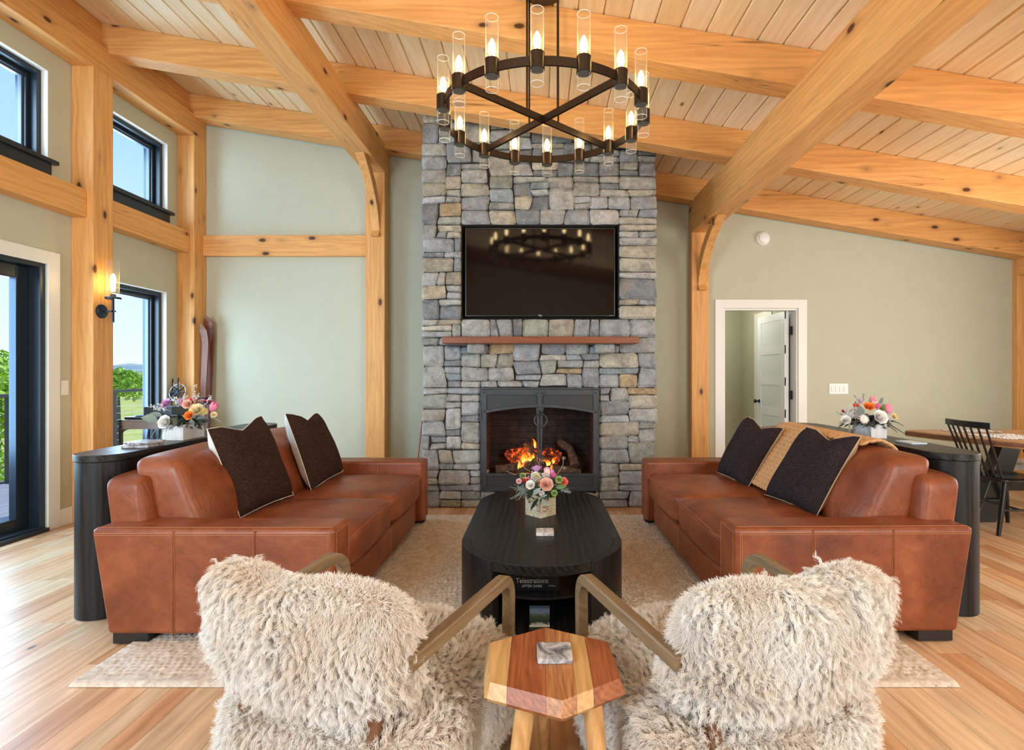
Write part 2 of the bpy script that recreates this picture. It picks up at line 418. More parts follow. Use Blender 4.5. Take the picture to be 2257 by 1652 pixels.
# interior door, swung away into the hall
d2 = struct('door_2', MB().box((2.915, 6.27, .01), (2.950, 7.04, 2.03)), doorm, bevel=.002)
d2['label'] = 'white shaker panel door standing open into the hall'
zp = [.06, .44, .82, 1.20, 1.58, 1.99]
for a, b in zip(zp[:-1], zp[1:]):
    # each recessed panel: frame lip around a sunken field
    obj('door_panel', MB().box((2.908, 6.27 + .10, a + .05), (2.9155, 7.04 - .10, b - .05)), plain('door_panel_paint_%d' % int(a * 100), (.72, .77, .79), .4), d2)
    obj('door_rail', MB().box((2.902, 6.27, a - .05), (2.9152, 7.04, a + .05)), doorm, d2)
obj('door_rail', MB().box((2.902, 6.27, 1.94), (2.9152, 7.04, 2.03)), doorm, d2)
for a in (6.27, 6.94): obj('door_stile', MB().box((2.901, a, .01), (2.9154, a + .10, 2.03)), doorm, d2)
kn = MB().lathe([(.0, 0), (.026, 0), (.026, .006), (.010, .008), (.010, .035), (.022, .042), (.027, .055), (.020, .068), (0, .072)], (0, 0, 0), 14, axis='X', T=Matrix.Translation((2.901, 6.99, .93)) @ Matrix.Scale(-1, 4, (1, 0, 0)))
obj('door_knob', kn, hingem, d2)
for z in (.25, 1.04, 1.80): obj('hinge', MB().box((2.952, 6.255, z - .05), (2.992, 6.268, z + .05)).tube([(2.957, 6.25, z - .05), (2.957, 6.25, z + .05)], .008), hingem, d2)
m = frame_boxes(MB(), 'X', 3.02, 3.04, 6.9, 7.45, 0, 2.12, .09, bottom=False)
struct('trim_3', m, trimm)
struct('door_3', MB().box((3.025, 6.99, 0), (3.035, 7.36, 2.03)), doorm)

# ================================================================= TIMBER FRAME
def beam(name, a, b, m, label, cat, bev=.006, group=None):
    o = obj(name, MB().box(a, b), m, bevel=bev, base=True); return tag(o, label, cat, group)
beam('post', (XL, 5.952, 0), (-3.866, 6.168, 3.965), beamZ, 'square pine corner post where the window wall meets the back wall', 'post')
beam('post', (XL, 4.602, 0), (-3.866, 4.822, 3.965), beamZ, 'square pine post carrying the sconce between the two high windows', 'post')
beam('post', (-1.954, 5.98, 0), (-1.738, YB, 3.6), beamZ, 'square pine post on the back wall left of the stone chimney', 'post')
beam('post', (1.738, 6.04, 0), (1.935, YB, 2.95), beamZ, 'square pine post between the stone chimney and the white doorway', 'post')
beam('post', (5.50, 6.10, 0), (XR + .02, YB, 2.87), beamZ, 'pine corner post at the right edge behind the dining table', 'post')
beam('wall_plate', (XL, YF_, 3.965), (-3.866, YB, 4.20), beamY, 'long pine top plate running above the high windows', 'beam')
beam('wall_plate', (5.50, YF_, 2.42), (XR, 6.10, 2.75), beamY, 'pine plate along the right wall at the right edge of the photo', 'beam')
beam('girt', (XL, 3.2, 2.646), (-3.917, 4.602, 2.887), beamY, 'pine rail under the high window at the left edge', 'beam')
beam('girt', (XL, 4.822, 2.646), (-3.917, 5.952, 2.887), beamY, 'short pine rail under the high window between the two posts', 'beam')
beam('girt', (-3.866, 6.105, 2.646), (-1.954, YB, 2.885), beamX, 'pale pine rail crossing the back wall left of the chimney', 'beam')
beam('girder', (-1.965, YF_, 3.556), (-1.728, YB, 3.87), beamY, 'heavy pine beam running overhead to the post left of the chimney', 'beam', .008)
beam('girder', (1.735, YF_, 2.897), (1.955, YB, 3.26), beamY, 'heavy pine beam running overhead to the post right of the chimney', 'beam', .008)
def rafter(y, x0, x1, label):
    m = MB(); h = .262
    a = [(x0, ceil(x0) - h), (x1, ceil(x1) - h), (x1, ceil(x1) - .001), (x0, ceil(x0) - .001)]
    m.prism(a, 'Y', y, y + .18); o = obj('rafter', m, beamX, bevel=.006); return tag(o, label, 'beam')
rafter(5.952, -3.95, 5.6, 'sloping pine rafter running tight along the top of the back wall')
rafter(4.763, -3.95, 5.6, 'sloping pine rafter crossing just in front of the chimney top')
rafter(3.572, -3.95, 5.6, 'sloping pine rafter crossing above the chandelier')
rafter(2.381, -3.95, 5.6, 'sloping pine rafter nearest the camera at the top right corner')
m = MB()
for a, b in ((YF_, 2.381), (2.561, 3.572), (3.752, 4.763), (4.943, 5.952)): m.box((-4.04, a, 4.19), (-3.92, b, ceil(-3.92) - .002))
tag(obj('blocking', m, beamY), 'pine blocking boards between the rafter ends above the window wall', 'board')
def brace(xc, ypost, zlow, ytop, ztop, label):
    # curved brace: concave lower face from post to beam
    n = 12; lo, hi = [], []
    p0, p2 = Vector((ypost, zlow)), Vector((ytop, ztop)); p1 = Vector((ypost - .06, zlow + (ztop - zlow) * .58))
    for i in range(n + 1):
        t = i / n; q = p0 * (1 - t) ** 2 + p1 * 2 * t * (1 - t) + p2 * t * t
        lo.append(q)
    a0, a2 = Vector((ypost, zlow + .16)), Vector((ytop + .17, ztop)); a1 = Vector((ypost + .02, zlow + (ztop - zlow) * .70))
    for i in range(n + 1):
        t = i / n; hi.append(a0 * (1 - t) ** 2 + a1 * 2 * t * (1 - t) + a2 * t * t)
    lo = [Vector((ypost - .07, zlow))] + lo[1:]
    poly = [(q.x, q.y) for q in lo] + [(q.x, q.y) for q in hi[::-1]] + [(ypost + .01, zlow)]
    m = MB().prism(poly, 'X', xc - .045, xc + .045, smooth=True)
    tag(obj('curved_brace', m, beamZ, bevel=.004), label, 'brace')
brace(-1.835, 5.98, 2.83, 5.42, 3.56, 'curved pine knee brace on the post left of the chimney')
brace(1.85, 6.04, 2.235, 5.36, 2.90, 'curved pine knee brace on the post beside the white doorway')
# ================================================================= STONE CHIMNEY
CYF = 5.127
stm = NT('ledge_stone')
co = stm.coord((1, 1, 1)); oc = stm.node('ObjectInfo').outputs['Color']
n1 = stm.noise(co, 9, 5, .65, .4); n2 = stm.noise(co, 38, 4, .7); n3 = stm.noise(co, 4.5, 3, .6, .8)
v1 = stm.ramp(n1, [(.28, .55), (.5, 1.0), (.72, 1.35)]); v2 = stm.ramp(n2, [(.3, .72), (.6, 1.1)])
col = stm.mix(1.0, oc, v1, 'MULTIPLY'); col = stm.mix(.8, col, v2, 'MULTIPLY')
col = stm.mix(stm.ramp(n3, [(.55, 0.0), (.75, .55)]), col, (.36, .24, .11))
col = stm.mix(stm.ramp(stm.noise(co, 16, 3, .7, .5), [(.60, 0.0), (.72, .6)]), col, (.50, .50, .47))
stm.base(col); stm.rough(.75); n5 = stm.noise(co, 95, 4, .7)
stm.bump(stm.math('ADD', stm.math('MULTIPLY', n1, .8), stm.math('ADD', stm.math('MULTIPLY', n2, .6), stm.math('MULTIPLY', n5, .18))), 1.0, .032)
STONE = stm.m
mortar = plain('mortar_joint', (.035, .030, .026), .95)
ch = empty('stone_chimney', (0.0, 5.3, 0), 'tall grey and tan stacked stone chimney with fireplace and television niche', 'chimney')
NX0, NX1, NZ0, NZ1 = -.754, .776, 1.819, 2.734
FX0, FX1, FZ0, FZ1 = -.567, .583, .157, 1.157
m = MB()
bz = ceil(1.12) - .02
for (a, b, c, d_) in ((-1.115, NX0, 0, 3.2), (NX1, 1.12, 0, 3.2), (NX0, NX1, NZ1, 3.2), (NX0, NX1, FZ1, NZ0), (NX0, FX0, 0, FZ1), (FX1, NX1, 0, FZ1), (FX0, FX1, 0, .02)):
    m.box((a, CYF + .025, c), (b, YB, d_))
m.prism([(-1.115, 3.2), (1.12, 3.2), (1.12, ceil(1.12) - .02), (-1.115, ceil(-1.115) - .02)], 'Y', CYF + .025, YB)
m.box((NX0, 5.36, NZ0), (NX1, 5.45, NZ1))
obj('core', m, mortar, ch)
pal = [(.34,.35,.36),(.27,.285,.30),(.44,.43,.40),(.47,.42,.33),(.40,.40,.37),(.22,.23,.24),(.52,.48,.39),(.36,.37,.31),(.31,.36,.38),(.50,.37,.22),(.42,.43,.44)]
pw = [5, 4, 5, 3.5, 4, 2, 2.5, 2, 1.2, 1.2, 4]
def lines(anch, step):
    out = [anch[0]]
    for a, b in zip(anch[:-1], anch[1:]):
        k = max(1, round((b - a) / step))
        for i in range(1, k + 1): out.append(a + (b - a) * i / k)
    return out
gx = lines([-1.13, NX0, FX0, FX1, NX1, 1.139], .082); gz = lines([0, FZ0, FZ1, 1.485, 1.64, NZ0, NZ1, NZ1 + .145, 3.98], .066)
anx = {NX0, FX0, FX1, NX1}; anz = {0, FZ0, FZ1, NZ0, NZ1, 1.64}
ncx, ncz = len(gx) - 1, len(gz) - 1
jx = {}; jz = {}
for i in range(ncx + 1):
    for j in range(ncz + 1):
        onx = any(abs(gx[i] - a) < 1e-6 for a in anx); onz = any(abs(gz[j] - a) < 1e-6 for a in anz)
        edge = i in (0, ncx)
        jx[i, j] = 0 if onx else (rnd.uniform(-.020, .020) if not edge else rnd.uniform(-.012, .012)); jz[i, j] = 0 if onz else rnd.uniform(-.009, .009)
occ = np.zeros((ncx, ncz), bool)
for i in range(ncx):
    for j in range(ncz):
        mx, mz = (gx[i] + gx[i + 1]) / 2, (gz[j] + gz[j + 1]) / 2
        if (NX0 < mx < NX1 and NZ0 < mz < NZ1) or (FX0 < mx < FX1 and FZ0 < mz < FZ1) or mz > ceil(mx) - .015: occ[i, j] = True
stones = []
for j in range(ncz):
    for i in range(ncx):
        if occ[i, j]: continue
        run = 0
        while i + run < ncx and not occ[i + run, j] and run < 5: run += 1
        z0_ = gz[j]; soldier = abs(z0_ - 1.64) < .02 and gx[i] > -.8 and gx[i] < .8
        header = abs(z0_ - NZ1) < .005 and NX0 - .1 < gx[i] < NX1
        hmax = 1
        while j + hmax < ncz and hmax < 3 and not occ[i, j + hmax]: hmax += 1
        if soldier: wd_, ht = min(run, rnd.choice([1, 1, 2, 3])), 3
        elif header: wd_, ht = min(run, 3), 2
        else:
            ht = rnd.choices([1, 2, 3], [4.2, 5, 1.2])[0]
            wd_ = min(run, rnd.choices([1, 2, 3, 4], [.8, 4, 5, 2.5])[0])
            if ht == 3: wd_ = min(max(wd_, 2), 3)
        if run - wd_ == 1 and run < 5: wd_ = run if wd_ < 4 else wd_ - 1
        ht = min(ht, hmax)
        while ht > 1 and (occ[i:i + wd_, j:j + ht].any()): ht -= 1
        # do not bridge an opening edge
        for a in anz:
            if gz[j] + 1e-6 < a < gz[j + ht] - 1e-6:
                while ht > 1 and gz[j + ht] > a + 1e-6: ht -= 1
        occ[i:i + wd_, j:j + ht] = True; stones.append((i, j, wd_, ht))
print('stones', len(stones))
def stone_mesh(c4, yf, yb, r):
    # c4: corners (x,z) bl,br,tr,tl ; rough front face with chipped arrises
    nu, nv = 4, 3; vs = []; fs = []
    def bil(u, v):
        a = Vector(c4[0]) * (1 - u) * (1 - v) + Vector(c4[1]) * u * (1 - v) + Vector(c4[2]) * u * v + Vector(c4[3]) * (1 - u) * v
        return a
    tilt = r.uniform(-.010, .010); tl2 = r.uniform(-.006, .010)
    for i in range(nu + 1):
        for j in range(nv + 1):
            u = [0, .10, .5, .90, 1][i]; v = [0, .16, .84, 1][j]; q = bil(u, v); e = i in (0, nu) or j in (0, nv); cr_ = i in (0, nu) and j in (0, nv)
            if e and not cr_: q = q + Vector((r.uniform(-.003, .003), r.uniform(-.003, .003)))
            if cr_: q = q + (bil(.5, .5) - q) * .06
            y = yf + (.016 if e else 0) + (.006 if cr_ else 0) + tilt * (u - .5) + tl2 * (v - .5) + r.uniform(-.004, .004)
            vs.append((q.x, y, q.y))
    for i in range(nu):
        for j in range(nv):
            a = i * (nv + 1) + j; b = (i + 1) * (nv + 1) + j; fs.append((a, b, b + 1, a + 1))
    ring = [i * (nv + 1) for i in range(nu + 1)] + [nu * (nv + 1) + j for j in range(1, nv + 1)] + [i * (nv + 1) + nv for i in range(nu - 1, -1, -1)] + [j for j in range(nv - 1, 0, -1)]
    o = len(vs)
    for k in ring: vs.append((vs[k][0], yb, vs[k][2]))
    L = len(ring)
    for k in range(L): fs.append((ring[k], o + k, o + (k + 1) % L, ring[(k + 1) % L]))
    return vs, fs
def add_stone(c4, yf, yb, big):
    m = MB(); vs, fs = stone_mesh(c4, yf, yb, rnd); m.add(vs, fs)
    o = obj('stone', m, STONE, ch); k = rnd.choices(pal, pw)[0]; q = rnd.uniform(.78, 1.15)
    zc = (c4[0][1] + c4[2][1]) / 2
    o.color = (k[0] * q, k[1] * q, k[2] * q, 1)
stones.sort(key=lambda s_: -s_[2] * s_[3])
rest = MB(); ns = 0
for (i, j, wd_, ht) in stones:
    g_ = .0028
    def cor(a, b, sx, sz): return (gx[a] + jx[a, b] + sx * g_, gz[b] + jz[a, b] + sz * g_)
    c4 = [cor(i, j, 1, 1), cor(i + wd_, j, -1, 1), cor(i + wd_, j + ht, -1, -1), cor(i, j + ht, 1, -1)]
    c4 = [(x_, min(z_, ceil(x_) - .004)) for x_, z_ in c4]
    yf = CYF - rnd.uniform(-.004, .018); near = (NX0 - .1 < gx[i] < NX1 + .1) and (NZ0 - .2 < gz[j] < NZ1 + .05)
    yb = 5.36 if near else CYF + .05
    if i == 0 or i + wd_ == ncx: yb = 5.45
    if ns < 292: add_stone(c4, yf, yb, True)
    else: vs, fs = stone_mesh(c4, yf, yb, rnd); rest.add(vs, fs)
    ns += 1
if rest.v: r_ = obj('stone', rest, STONE, ch); r_['kind'] = 'stuff'; r_.color = (.33, .33, .31, 1)
# corbels and mantel
for (a, b) in ((1030, 1067), (1312, 1355)):
    x0_, x1_ = PX(a, 4.97), PX(b, 4.97); m = MB()
    vs, fs = stone_mesh([(x0_, 1.487), (x1_, 1.482), (x1_, 1.572), (x0_, 1.572)], 4.965, CYF + .03, rnd); m.add(vs, fs)
    c_ = tag(obj('stone_corbel', m, STONE), 'rough stone corbel under the %s end of the wooden mantel' % ('left' if a < 1100 else 'right'), 'corbel'); c_.color = (.40, .39, .36, 1)
mantelm = timber('cherry_mantel', 'X', (.13, .032, .010), (.27, .078, .026), crack=False, kd=.02, rough=.38)
tag(obj('mantel', MB().box((PX(974, 4.9), 4.90, 1.572), (PX(1409, 4.9), CYF + .03, PZ(741, 4.9))), mantelm, bevel=.004), 'reddish brown wooden mantel shelf under the television', 'mantel')
# ---- television
tvx0, tvx1, tvz0, tvz1 = PX(1025, 5.18), PX(1356, 5.18), PZ(697, 5.18), PZ(502, 5.18)
tv = empty('television', ((tvx0 + tvx1) / 2, 5.25, tvz0), 'flat black television set in the stone niche above the mantel', 'television')
tvb = plain('tv_gloss_black', (.010, .010, .011), .25)
obj('body', MB().box((tvx0, 5.195, tvz0), (tvx1, 5.25, tvz1)), tvb, tv, bevel=.004)
obj('bezel', frame_boxes(MB(), 'Y', 5.178, 5.196, tvx0, tvx1, tvz0, tvz1, .012), tvb, tv, bevel=.002)
scr = NT('tv_screen'); scr.base((.006, .003, .0028)); scr.rough(.06); scr.b.inputs['Specular IOR Level'].default_value = .38
obj('screen', MB().box((tvx0 + .011, 5.186, tvz0 + .012), (tvx1 - .011, 5.196, tvz1 - .011)), scr.m, tv)
obj('wall_bracket', MB().box((-.2, 5.25, 2.1), (.25, 5.36, 2.45)), hingem, tv)
logow = plain('logo_silver', (.6, .6, .6), .3)
text('logo', 'TCL', .022, ((tvx0 + tvx1) / 2, 5.176, tvz0 + .008), (R(90), 0, 0), logow, tv)
text('logo', 'Roku TV', .010, (tvx1 - .04, 5.176, tvz0 + .008), (R(90), 0, 0), logow, tv)
obj('indicator', MB().box((-.010 + (tvx0 + tvx1) / 2, 5.178, tvz0 - .010), (.012 + (tvx0 + tvx1) / 2, 5.19, tvz0)), tvb, tv)

# ---- fireplace insert
FY = 5.085
fp = empty('fireplace', (0, 5.2, .157), 'black iron framed fireplace with burning logs behind mesh and glass doors', 'fireplace')
def fx(px): return PX(px, FY)
def fz(py): return PZ(py, FY)
m = frame_boxes(MB(), 'Y', FY, 5.16, fx(1058.6), fx(1321), fz(1082), fz(854), .016)
obj('surround', m, steelm, fp, bevel=.002)
for (a, b) in ((1062, 1072.3), (1307.6, 1317.8)): obj('stile', MB().box((fx(a), FY - .008, fz(1080)), (fx(b), FY + .03, fz(859))), steelm, fp, bevel=.002)
obj('top_rail', MB().box((fx(1061), FY - .004, fz(870)), (fx(1319), FY + .03, fz(858))), steelm, fp, bevel=.002)
obj('bottom_rail', MB().box((fx(1061), FY - .004, fz(1082)), (fx(1319), FY + .03, fz(1073))), steelm, fp, bevel=.002)
obj('middle_rail', MB().box((fx(1064), FY - .010, fz(1048)), (fx(1316), FY + .03, fz(1043))), steelm, fp, bevel=.002)
mesh_m = NT('iron_mesh'); tcv = mesh_m.node('TexCoord').outputs['Object']
sx_ = mesh_m.node('SeparateXYZ'); mesh_m.link(tcv, sx_.inputs[0])
def holes_(s_): return mesh_m.math('ABSOLUTE', mesh_m.math('SINE', mesh_m.math('MULTIPLY', s_, math.pi / .0052)))
hv = mesh_m.math('MULTIPLY', holes_(sx_.outputs[0]), holes_(sx_.outputs[2]))
mesh_m.base(mesh_m.ramp(hv, [(.25, (.075, .078, .08)), (.5, (.006, .006, .007))])); mesh_m.rough(.45); mesh_m.b.inputs['Metallic'].default_value = .5
xc_ = fx(1190); 
def arc_z(x_): # underside of the arched bar
    t = abs(x_ - xc_) / (fx(1307.6) - xc_); return fz(893.5) + (fz(906) - fz(893.5)) * t ** 1.9
for (xa, xb) in ((fx(1072), fx(1186)), (fx(1195), fx(1308))):
    n = 12; pts = [(xa + (xb - xa) * i / n) for i in range(n + 1)]
    poly = [(q, arc_z(q)) for q in pts] + [(xb, fz(869)), (xa, fz(869))]
    obj('mesh_panel', MB().prism(poly, 'Y', FY + .008, FY + .014), mesh_m.m, fp)
    poly = [(q, arc_z(q) - .016) for q in pts] + [(q, arc_z(q) + .014) for q in pts[::-1]]
    obj('arched_bar', MB().prism(poly, 'Y', FY - .018, FY + .01, smooth=False), steelm, fp, bevel=.002)
    obj('mesh_panel', MB().box((xa, FY + .008, fz(1073)), (xb, FY + .014, fz(1048))), mesh_m.m, fp)
# central strap
sp_ = [(1177.7, 859.5), (1200.5, 859.5), (1200.5, 868), (1196, 871), (1194.3, 877), (1194.3, 888), (1198, 892), (1198, 904), (1181.7, 904), (1181.7, 892), (1185.4, 888), (1185.4, 877), (1183.5, 871), (1177.7, 868)]
obj('strap', MB().prism([(fx(a), fz(b)) for a, b in sp_][::-1], 'Y', FY - .024, FY - .008), steelm, fp, bevel=.002)
for (a, b, c, d_) in ((1182.3, 1188.7, 1185.8, 1189.3), (1190.2, 1197, 1190.2, 1193.8)):
    obj('door_handle', MB().prism([(fx(a), fz(904)), (fx(b), fz(904)), (fx(d_), fz(1043)), (fx(c), fz(1043))][::-1], 'Y', FY - .022, FY + .005), steelm, fp, bevel=.003)
rg = [(fx(1191.9) + .060 * math.cos(a), FY - .034, fz(925.5) + .060 * math.sin(a)) for a in [2 * math.pi * i / 28 for i in range(28)]]
obj('ring_pull', MB().tube(rg, .008, 8, closed=True), steelm, fp)
obj('ring_boss', MB().tube([(fx(1191.9), FY - .02, fz(909)), (fx(1191.9), FY - .036, fz(911))], .014, 10), steelm, fp)
m = MB()
rv = [(1067, 864.5), (1312.6, 866), (1184, 865.5), (1195.5, 865.5), (1185.6, 897), (1193.6, 897), (1066, 1077), (1311, 1079), (1068.5, 1045), (1311, 1046), (1068.5, 906), (1312, 908)]
first = None
for a, b in rv:
    mm_ = MB().lathe([(.0085, 0), (.0075, .004), (.004, .0075), (0, .009)], (0, 0, 0), 10, axis='Y', T=Matrix.Translation((fx(a), FY - (.024 if 1180 < a < 1200 else .008), fz(b))))
    obj('rivet', mm_, steelm, fp)
for (a, b, c) in ((1319.5, 902, 927), (1319.5, 1039, 1064), (1060, 900, 926), (1060, 1039, 1064)):
    obj('hinge', MB().tube([(fx(a), FY - .010, fz(c)), (fx(a), FY - .010, fz(b))], .009, 10), steelm, fp)
# firebox lined with brick
fb = plain('firebox_black', (.012, .010, .009), .9)
m = MB(); X0, X1, Z0, Z1, YK = fx(1066), fx(1314), .165, 1.15, 5.62
m.box((X0 - .03, 5.13, Z0), (X0, YK + .03, Z1)).box((X1, 5.13, Z0), (X1 + .03, YK + .03, Z1)).box((X0, YK, Z0), (X1, YK + .03, Z1)).box((X0, 5.13, Z1), (X1, YK, Z1 + .03)).box((X0, 5.13, Z0 - .03), (X1, YK, Z0))
obj('firebox', m, fb, fp)
brk = NT('fire_brick'); oc = brk.node('ObjectInfo').outputs['Color']
brk.base(brk.mix(1.0, oc, brk.ramp(brk.noise(brk.coord(), 22, 4), [(.3, .45), (.7, 1.3)]), 'MULTIPLY')); brk.rough(.9); brk.bump(brk.noise(brk.coord(), 60, 3), .5, .004)
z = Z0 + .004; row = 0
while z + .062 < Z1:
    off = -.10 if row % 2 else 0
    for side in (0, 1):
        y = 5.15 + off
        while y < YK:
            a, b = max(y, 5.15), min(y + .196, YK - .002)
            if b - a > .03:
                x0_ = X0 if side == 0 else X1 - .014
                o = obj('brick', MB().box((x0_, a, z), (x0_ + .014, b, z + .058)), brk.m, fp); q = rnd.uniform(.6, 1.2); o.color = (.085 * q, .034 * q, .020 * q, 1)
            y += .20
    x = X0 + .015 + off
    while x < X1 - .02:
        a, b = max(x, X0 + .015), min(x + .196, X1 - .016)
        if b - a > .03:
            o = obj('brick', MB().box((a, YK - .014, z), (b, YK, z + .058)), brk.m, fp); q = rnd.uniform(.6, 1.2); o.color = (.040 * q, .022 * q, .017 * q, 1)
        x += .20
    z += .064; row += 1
# logs
logm = NT('charred_log'); co = logm.coord((1, 1, 1)); ln = logm.noise(co, 22, 5, .7, .6)
logm.base(logm.ramp(ln, [(.35, (.03, .018, .012)), (.6, (.16, .085, .05)), (.75, (.30, .19, .12))])); logm.rough(.9); logm.bump(ln, 1.0, .02)
lemb = logm.ramp(logm.noise(co, 30, 4, .8), [(.50, 0.0), (.60, 1.0)])
embm = NT('glowing_log'); co = embm.coord((1, 1, 1)); en = embm.noise(co, 26, 5, .75, .4)
embm.base((.05, .02, .01)); embm.rough(.95)
embm.link(embm.ramp(en, [(.49, (0, 0, 0)), (.58, (.6, .04, .003)), (.67, (1, .30, .04)), (.76, (1, .6, .18))]), embm.b.inputs['Emission Color']); embm.b.inputs['Emission Strength'].default_value = 1.1
embm.bump(en, 1.0, .02)
def log(pts, r0, r1, mt, sd):
    rr_ = random.Random(sd); m = MB(); n = 10; P0 = [Vector(p) for p in pts]; fine = []
    for i in range(len(P0) - 1):
        for k in range(4): fine.append(P0[i].lerp(P0[i + 1], k / 4) + Vector((rr_.uniform(-.006, .006), rr_.uniform(-.006, .006), rr_.uniform(-.006, .006))))
    fine.append(P0[-1]); rs = [r0 + (r1 - r0) * i / (len(fine) - 1) + rr_.uniform(-.004, .006) for i in range(len(fine))]
    m.tube(fine, rs, 12); obj('log', m, mt, fp)
def q(px, py, Y): return (PX(px, Y), Y, PZ(py, Y))
log([q(1092, 1036, 5.30), q(1130, 1030, 5.36), q(1180, 1018, 5.34)], .05, .045, logm.m, 1)
log([q(1118, 1010, 5.48), q(1150, 998, 5.5), q(1186, 985, 5.48)], .075, .07, embm.m, 2)
log([q(1185, 1004, 5.45), q(1210, 1000, 5.45), q(1232, 1010, 5.42)], .06, .065, embm.m, 3)
log([q(1160, 975, 5.40), q(1172, 1000, 5.38), q(1195, 1010, 5.36), q(1214, 1015, 5.34)], .03, .022, logm.m, 4)
log([q(1140, 1043, 5.27), q(1165, 1030, 5.27), q(1188, 1016, 5.27)], .035, .028, logm.m, 5)
log([q(1232, 972, 5.50), q(1256, 990, 5.42), q(1268, 1026, 5.32)], .035, .045, logm.m, 6)
log([q(1215, 1032, 5.33), q(1245, 1036, 5.35), q(1280, 1040, 5.36)], .045, .04, logm.m, 7)
log([q(1228, 1012, 5.36), q(1236, 1002, 5.36), q(1228, 994, 5.38)], .014, .010, embm.m, 8)
m = MB(); 
for k in range(160): m.ball((rnd.uniform(fx(1090), fx(1290)), rnd.uniform(5.2, 5.55), Z0 + rnd.uniform(.0, .03)), (rnd.uniform(.012, .03), rnd.uniform(.012, .03), rnd.uniform(.008, .02)), 6, 4)
eb = obj('ember_bed', m, embm.m, fp); eb['kind'] = 'stuff'
flm = NT('flame'); tcf = flm.node('TexCoord').outputs['Generated']; sf = flm.node('SeparateXYZ'); flm.link(tcf, sf.inputs[0])
ff = flm.math('ADD', sf.outputs[2], flm.math('MULTIPLY', flm.math('SUBTRACT', flm.noise(flm.coord(), 30, 3), .5), .7))
fem = flm.node('Emission'); flm.link(flm.ramp(ff, [(.0, (1, .72, .22)), (.35, (1, .48, .07)), (.75, (1, .16, .01)), (1.0, (.5, .03, .0))]), fem.inputs[0]); fem.inputs[1].default_value = 1.7
ftr = flm.node('BsdfTransparent'); fmx = flm.node('MixShader'); lwf = flm.node('LayerWeight'); lwf.inputs[0].default_value = .35
flm.link(flm.ramp(lwf.outputs['Facing'], [(.25, .93), (.85, .0)]), fmx.inputs[0]); flm.link(ftr.outputs[0], fmx.inputs[1]); flm.link(fem.outputs[0], fmx.inputs[2]); flm.link(fmx.outputs[0], flm.out.inputs[0])
def flame(px, py0, py1, Y, wpx, lean=0, sd=0):
    rr_ = random.Random(sd); b = Vector(q(px, py0, Y)); t = Vector(q(px + lean, py1, Y)); n = 9; pts, rs = [], []
    for i in range(n + 1):
        u = i / n; p = b.lerp(t, u); p.x += .012 * math.sin(u * 6 + sd) * u; pts.append(p); rs.append(max(.0008, wpx / FPX * Y / 2 * (math.sin(math.pi * (.18 + .82 * (1 - u))) ** 1.1) * (1 - u * .55)))
    obj('flame', MB().tube(pts, rs, 10), flm.m, fp)
flame(1152, 1028, 996, 5.33, 13, 4, 1); flame(1163, 1024, 1000, 5.35, 14, -6, 2); flame(1172, 1018, 1003, 5.33, 16, -6, 3); flame(1181, 990, 966, 5.42, 8, -6, 4)
flame(1142, 1034, 1012, 5.31, 9, 3, 5); flame(1205, 1026, 1013, 5.33, 18, 6, 6); flame(1218, 1022, 1008, 5.36, 10, 5, 7); flame(1148, 1040, 1020, 5.29, 12, 5, 8); flame(1178, 1012, 998, 5.36, 10, -5, 9); flame(1186, 1024, 1006, 5.35, 12, -2, 10)
point('fire_glow', (PX(1165, 5.38), 5.36, PZ(1005, 5.38)), 5.0, (1, .36, .08), .05, None)
point('fire_glow_low', (PX(1205, 5.38), 5.30, PZ(1025, 5.38)), 2.5, (1, .36, .08), .05, None)
obj('glass_door', MB().box((fx(1073), FY + .018, fz(1043)), (fx(1307), FY + .021, fz(893))), glassm, fp)

# ================================================================= CHANDELIER
bulbm = NT('lit_bulb'); bulbm.base((1, .9, .7)); bulbm.b.inputs['Emission Color'].default_value = (1, .74, .36, 1); bulbm.b.inputs['Emission Strength'].default_value = 22
tubeg = NT('lamp_glass'); a_ = tubeg.node('BsdfTransparent'); b_ = tubeg.node('BsdfPrincipled'); b_.inputs['Roughness'].default_value = .05; b_.inputs['Base Color'].default_value = (.9, .88, .82, 1); c_ = tubeg.node('MixShader'); lw2 = tubeg.node('LayerWeight'); lw2.inputs[0].default_value = .5
a_.inputs[0].default_value = (.985, .975, .94, 1)
tubeg.link(tubeg.ramp(lw2.outputs['Facing'], [(.55, .03), (.80, .20), (.97, .85)]), c_.inputs[0]); tubeg.link(a_.outputs[0], c_.inputs[1]); tubeg.link(b_.outputs[0], c_.inputs[2]); tubeg.link(c_.outputs[0], tubeg.out.inputs[0])  # white mixed in at grazing angles paints the bright edges of the glass
rimm = plain('painted_rim_glint', (.85, .83, .78), .1)  # pale colour stands in for the bright glint on the tube ends
CXc, CYc, CR = .026, 3.40, .637
RZ = EYE + 688 / FPX * (CYc - CR)
ct = ceil(CXc)
cha = empty('chandelier', (CXc, CYc, ct), 'round dark bronze chandelier ring with sixteen glass tube candle lights', 'chandelier')
n = 96; m = MB(); vs = []
for rr_, zz in ((CR - .006, -.024), (CR + .006, -.024), (CR + .006, .024), (CR - .006, .024)):
    vs.append([(CXc + rr_ * math.cos(2 * math.pi * i / n), CYc + rr_ * math.sin(2 * math.pi * i / n), RZ + zz) for i in range(n)])
flat = [p for r_ in vs for p in r_]; fs = [(k * n + i, k * n + (i + 1) % n, ((k + 1) % 4) * n + (i + 1) % n, ((k + 1) % 4) * n + i) for k in range(4) for i in range(n)]
m.add(flat, fs, False); obj('ring', m, ironm, cha)
rot0 = math.atan2(-1, 0) - R(3.2)
def cang(k): return rot0 + k * math.pi / 8
def cpos(k, r=CR): return (CXc + r * math.cos(cang(k)), CYc + r * math.sin(cang(k)))
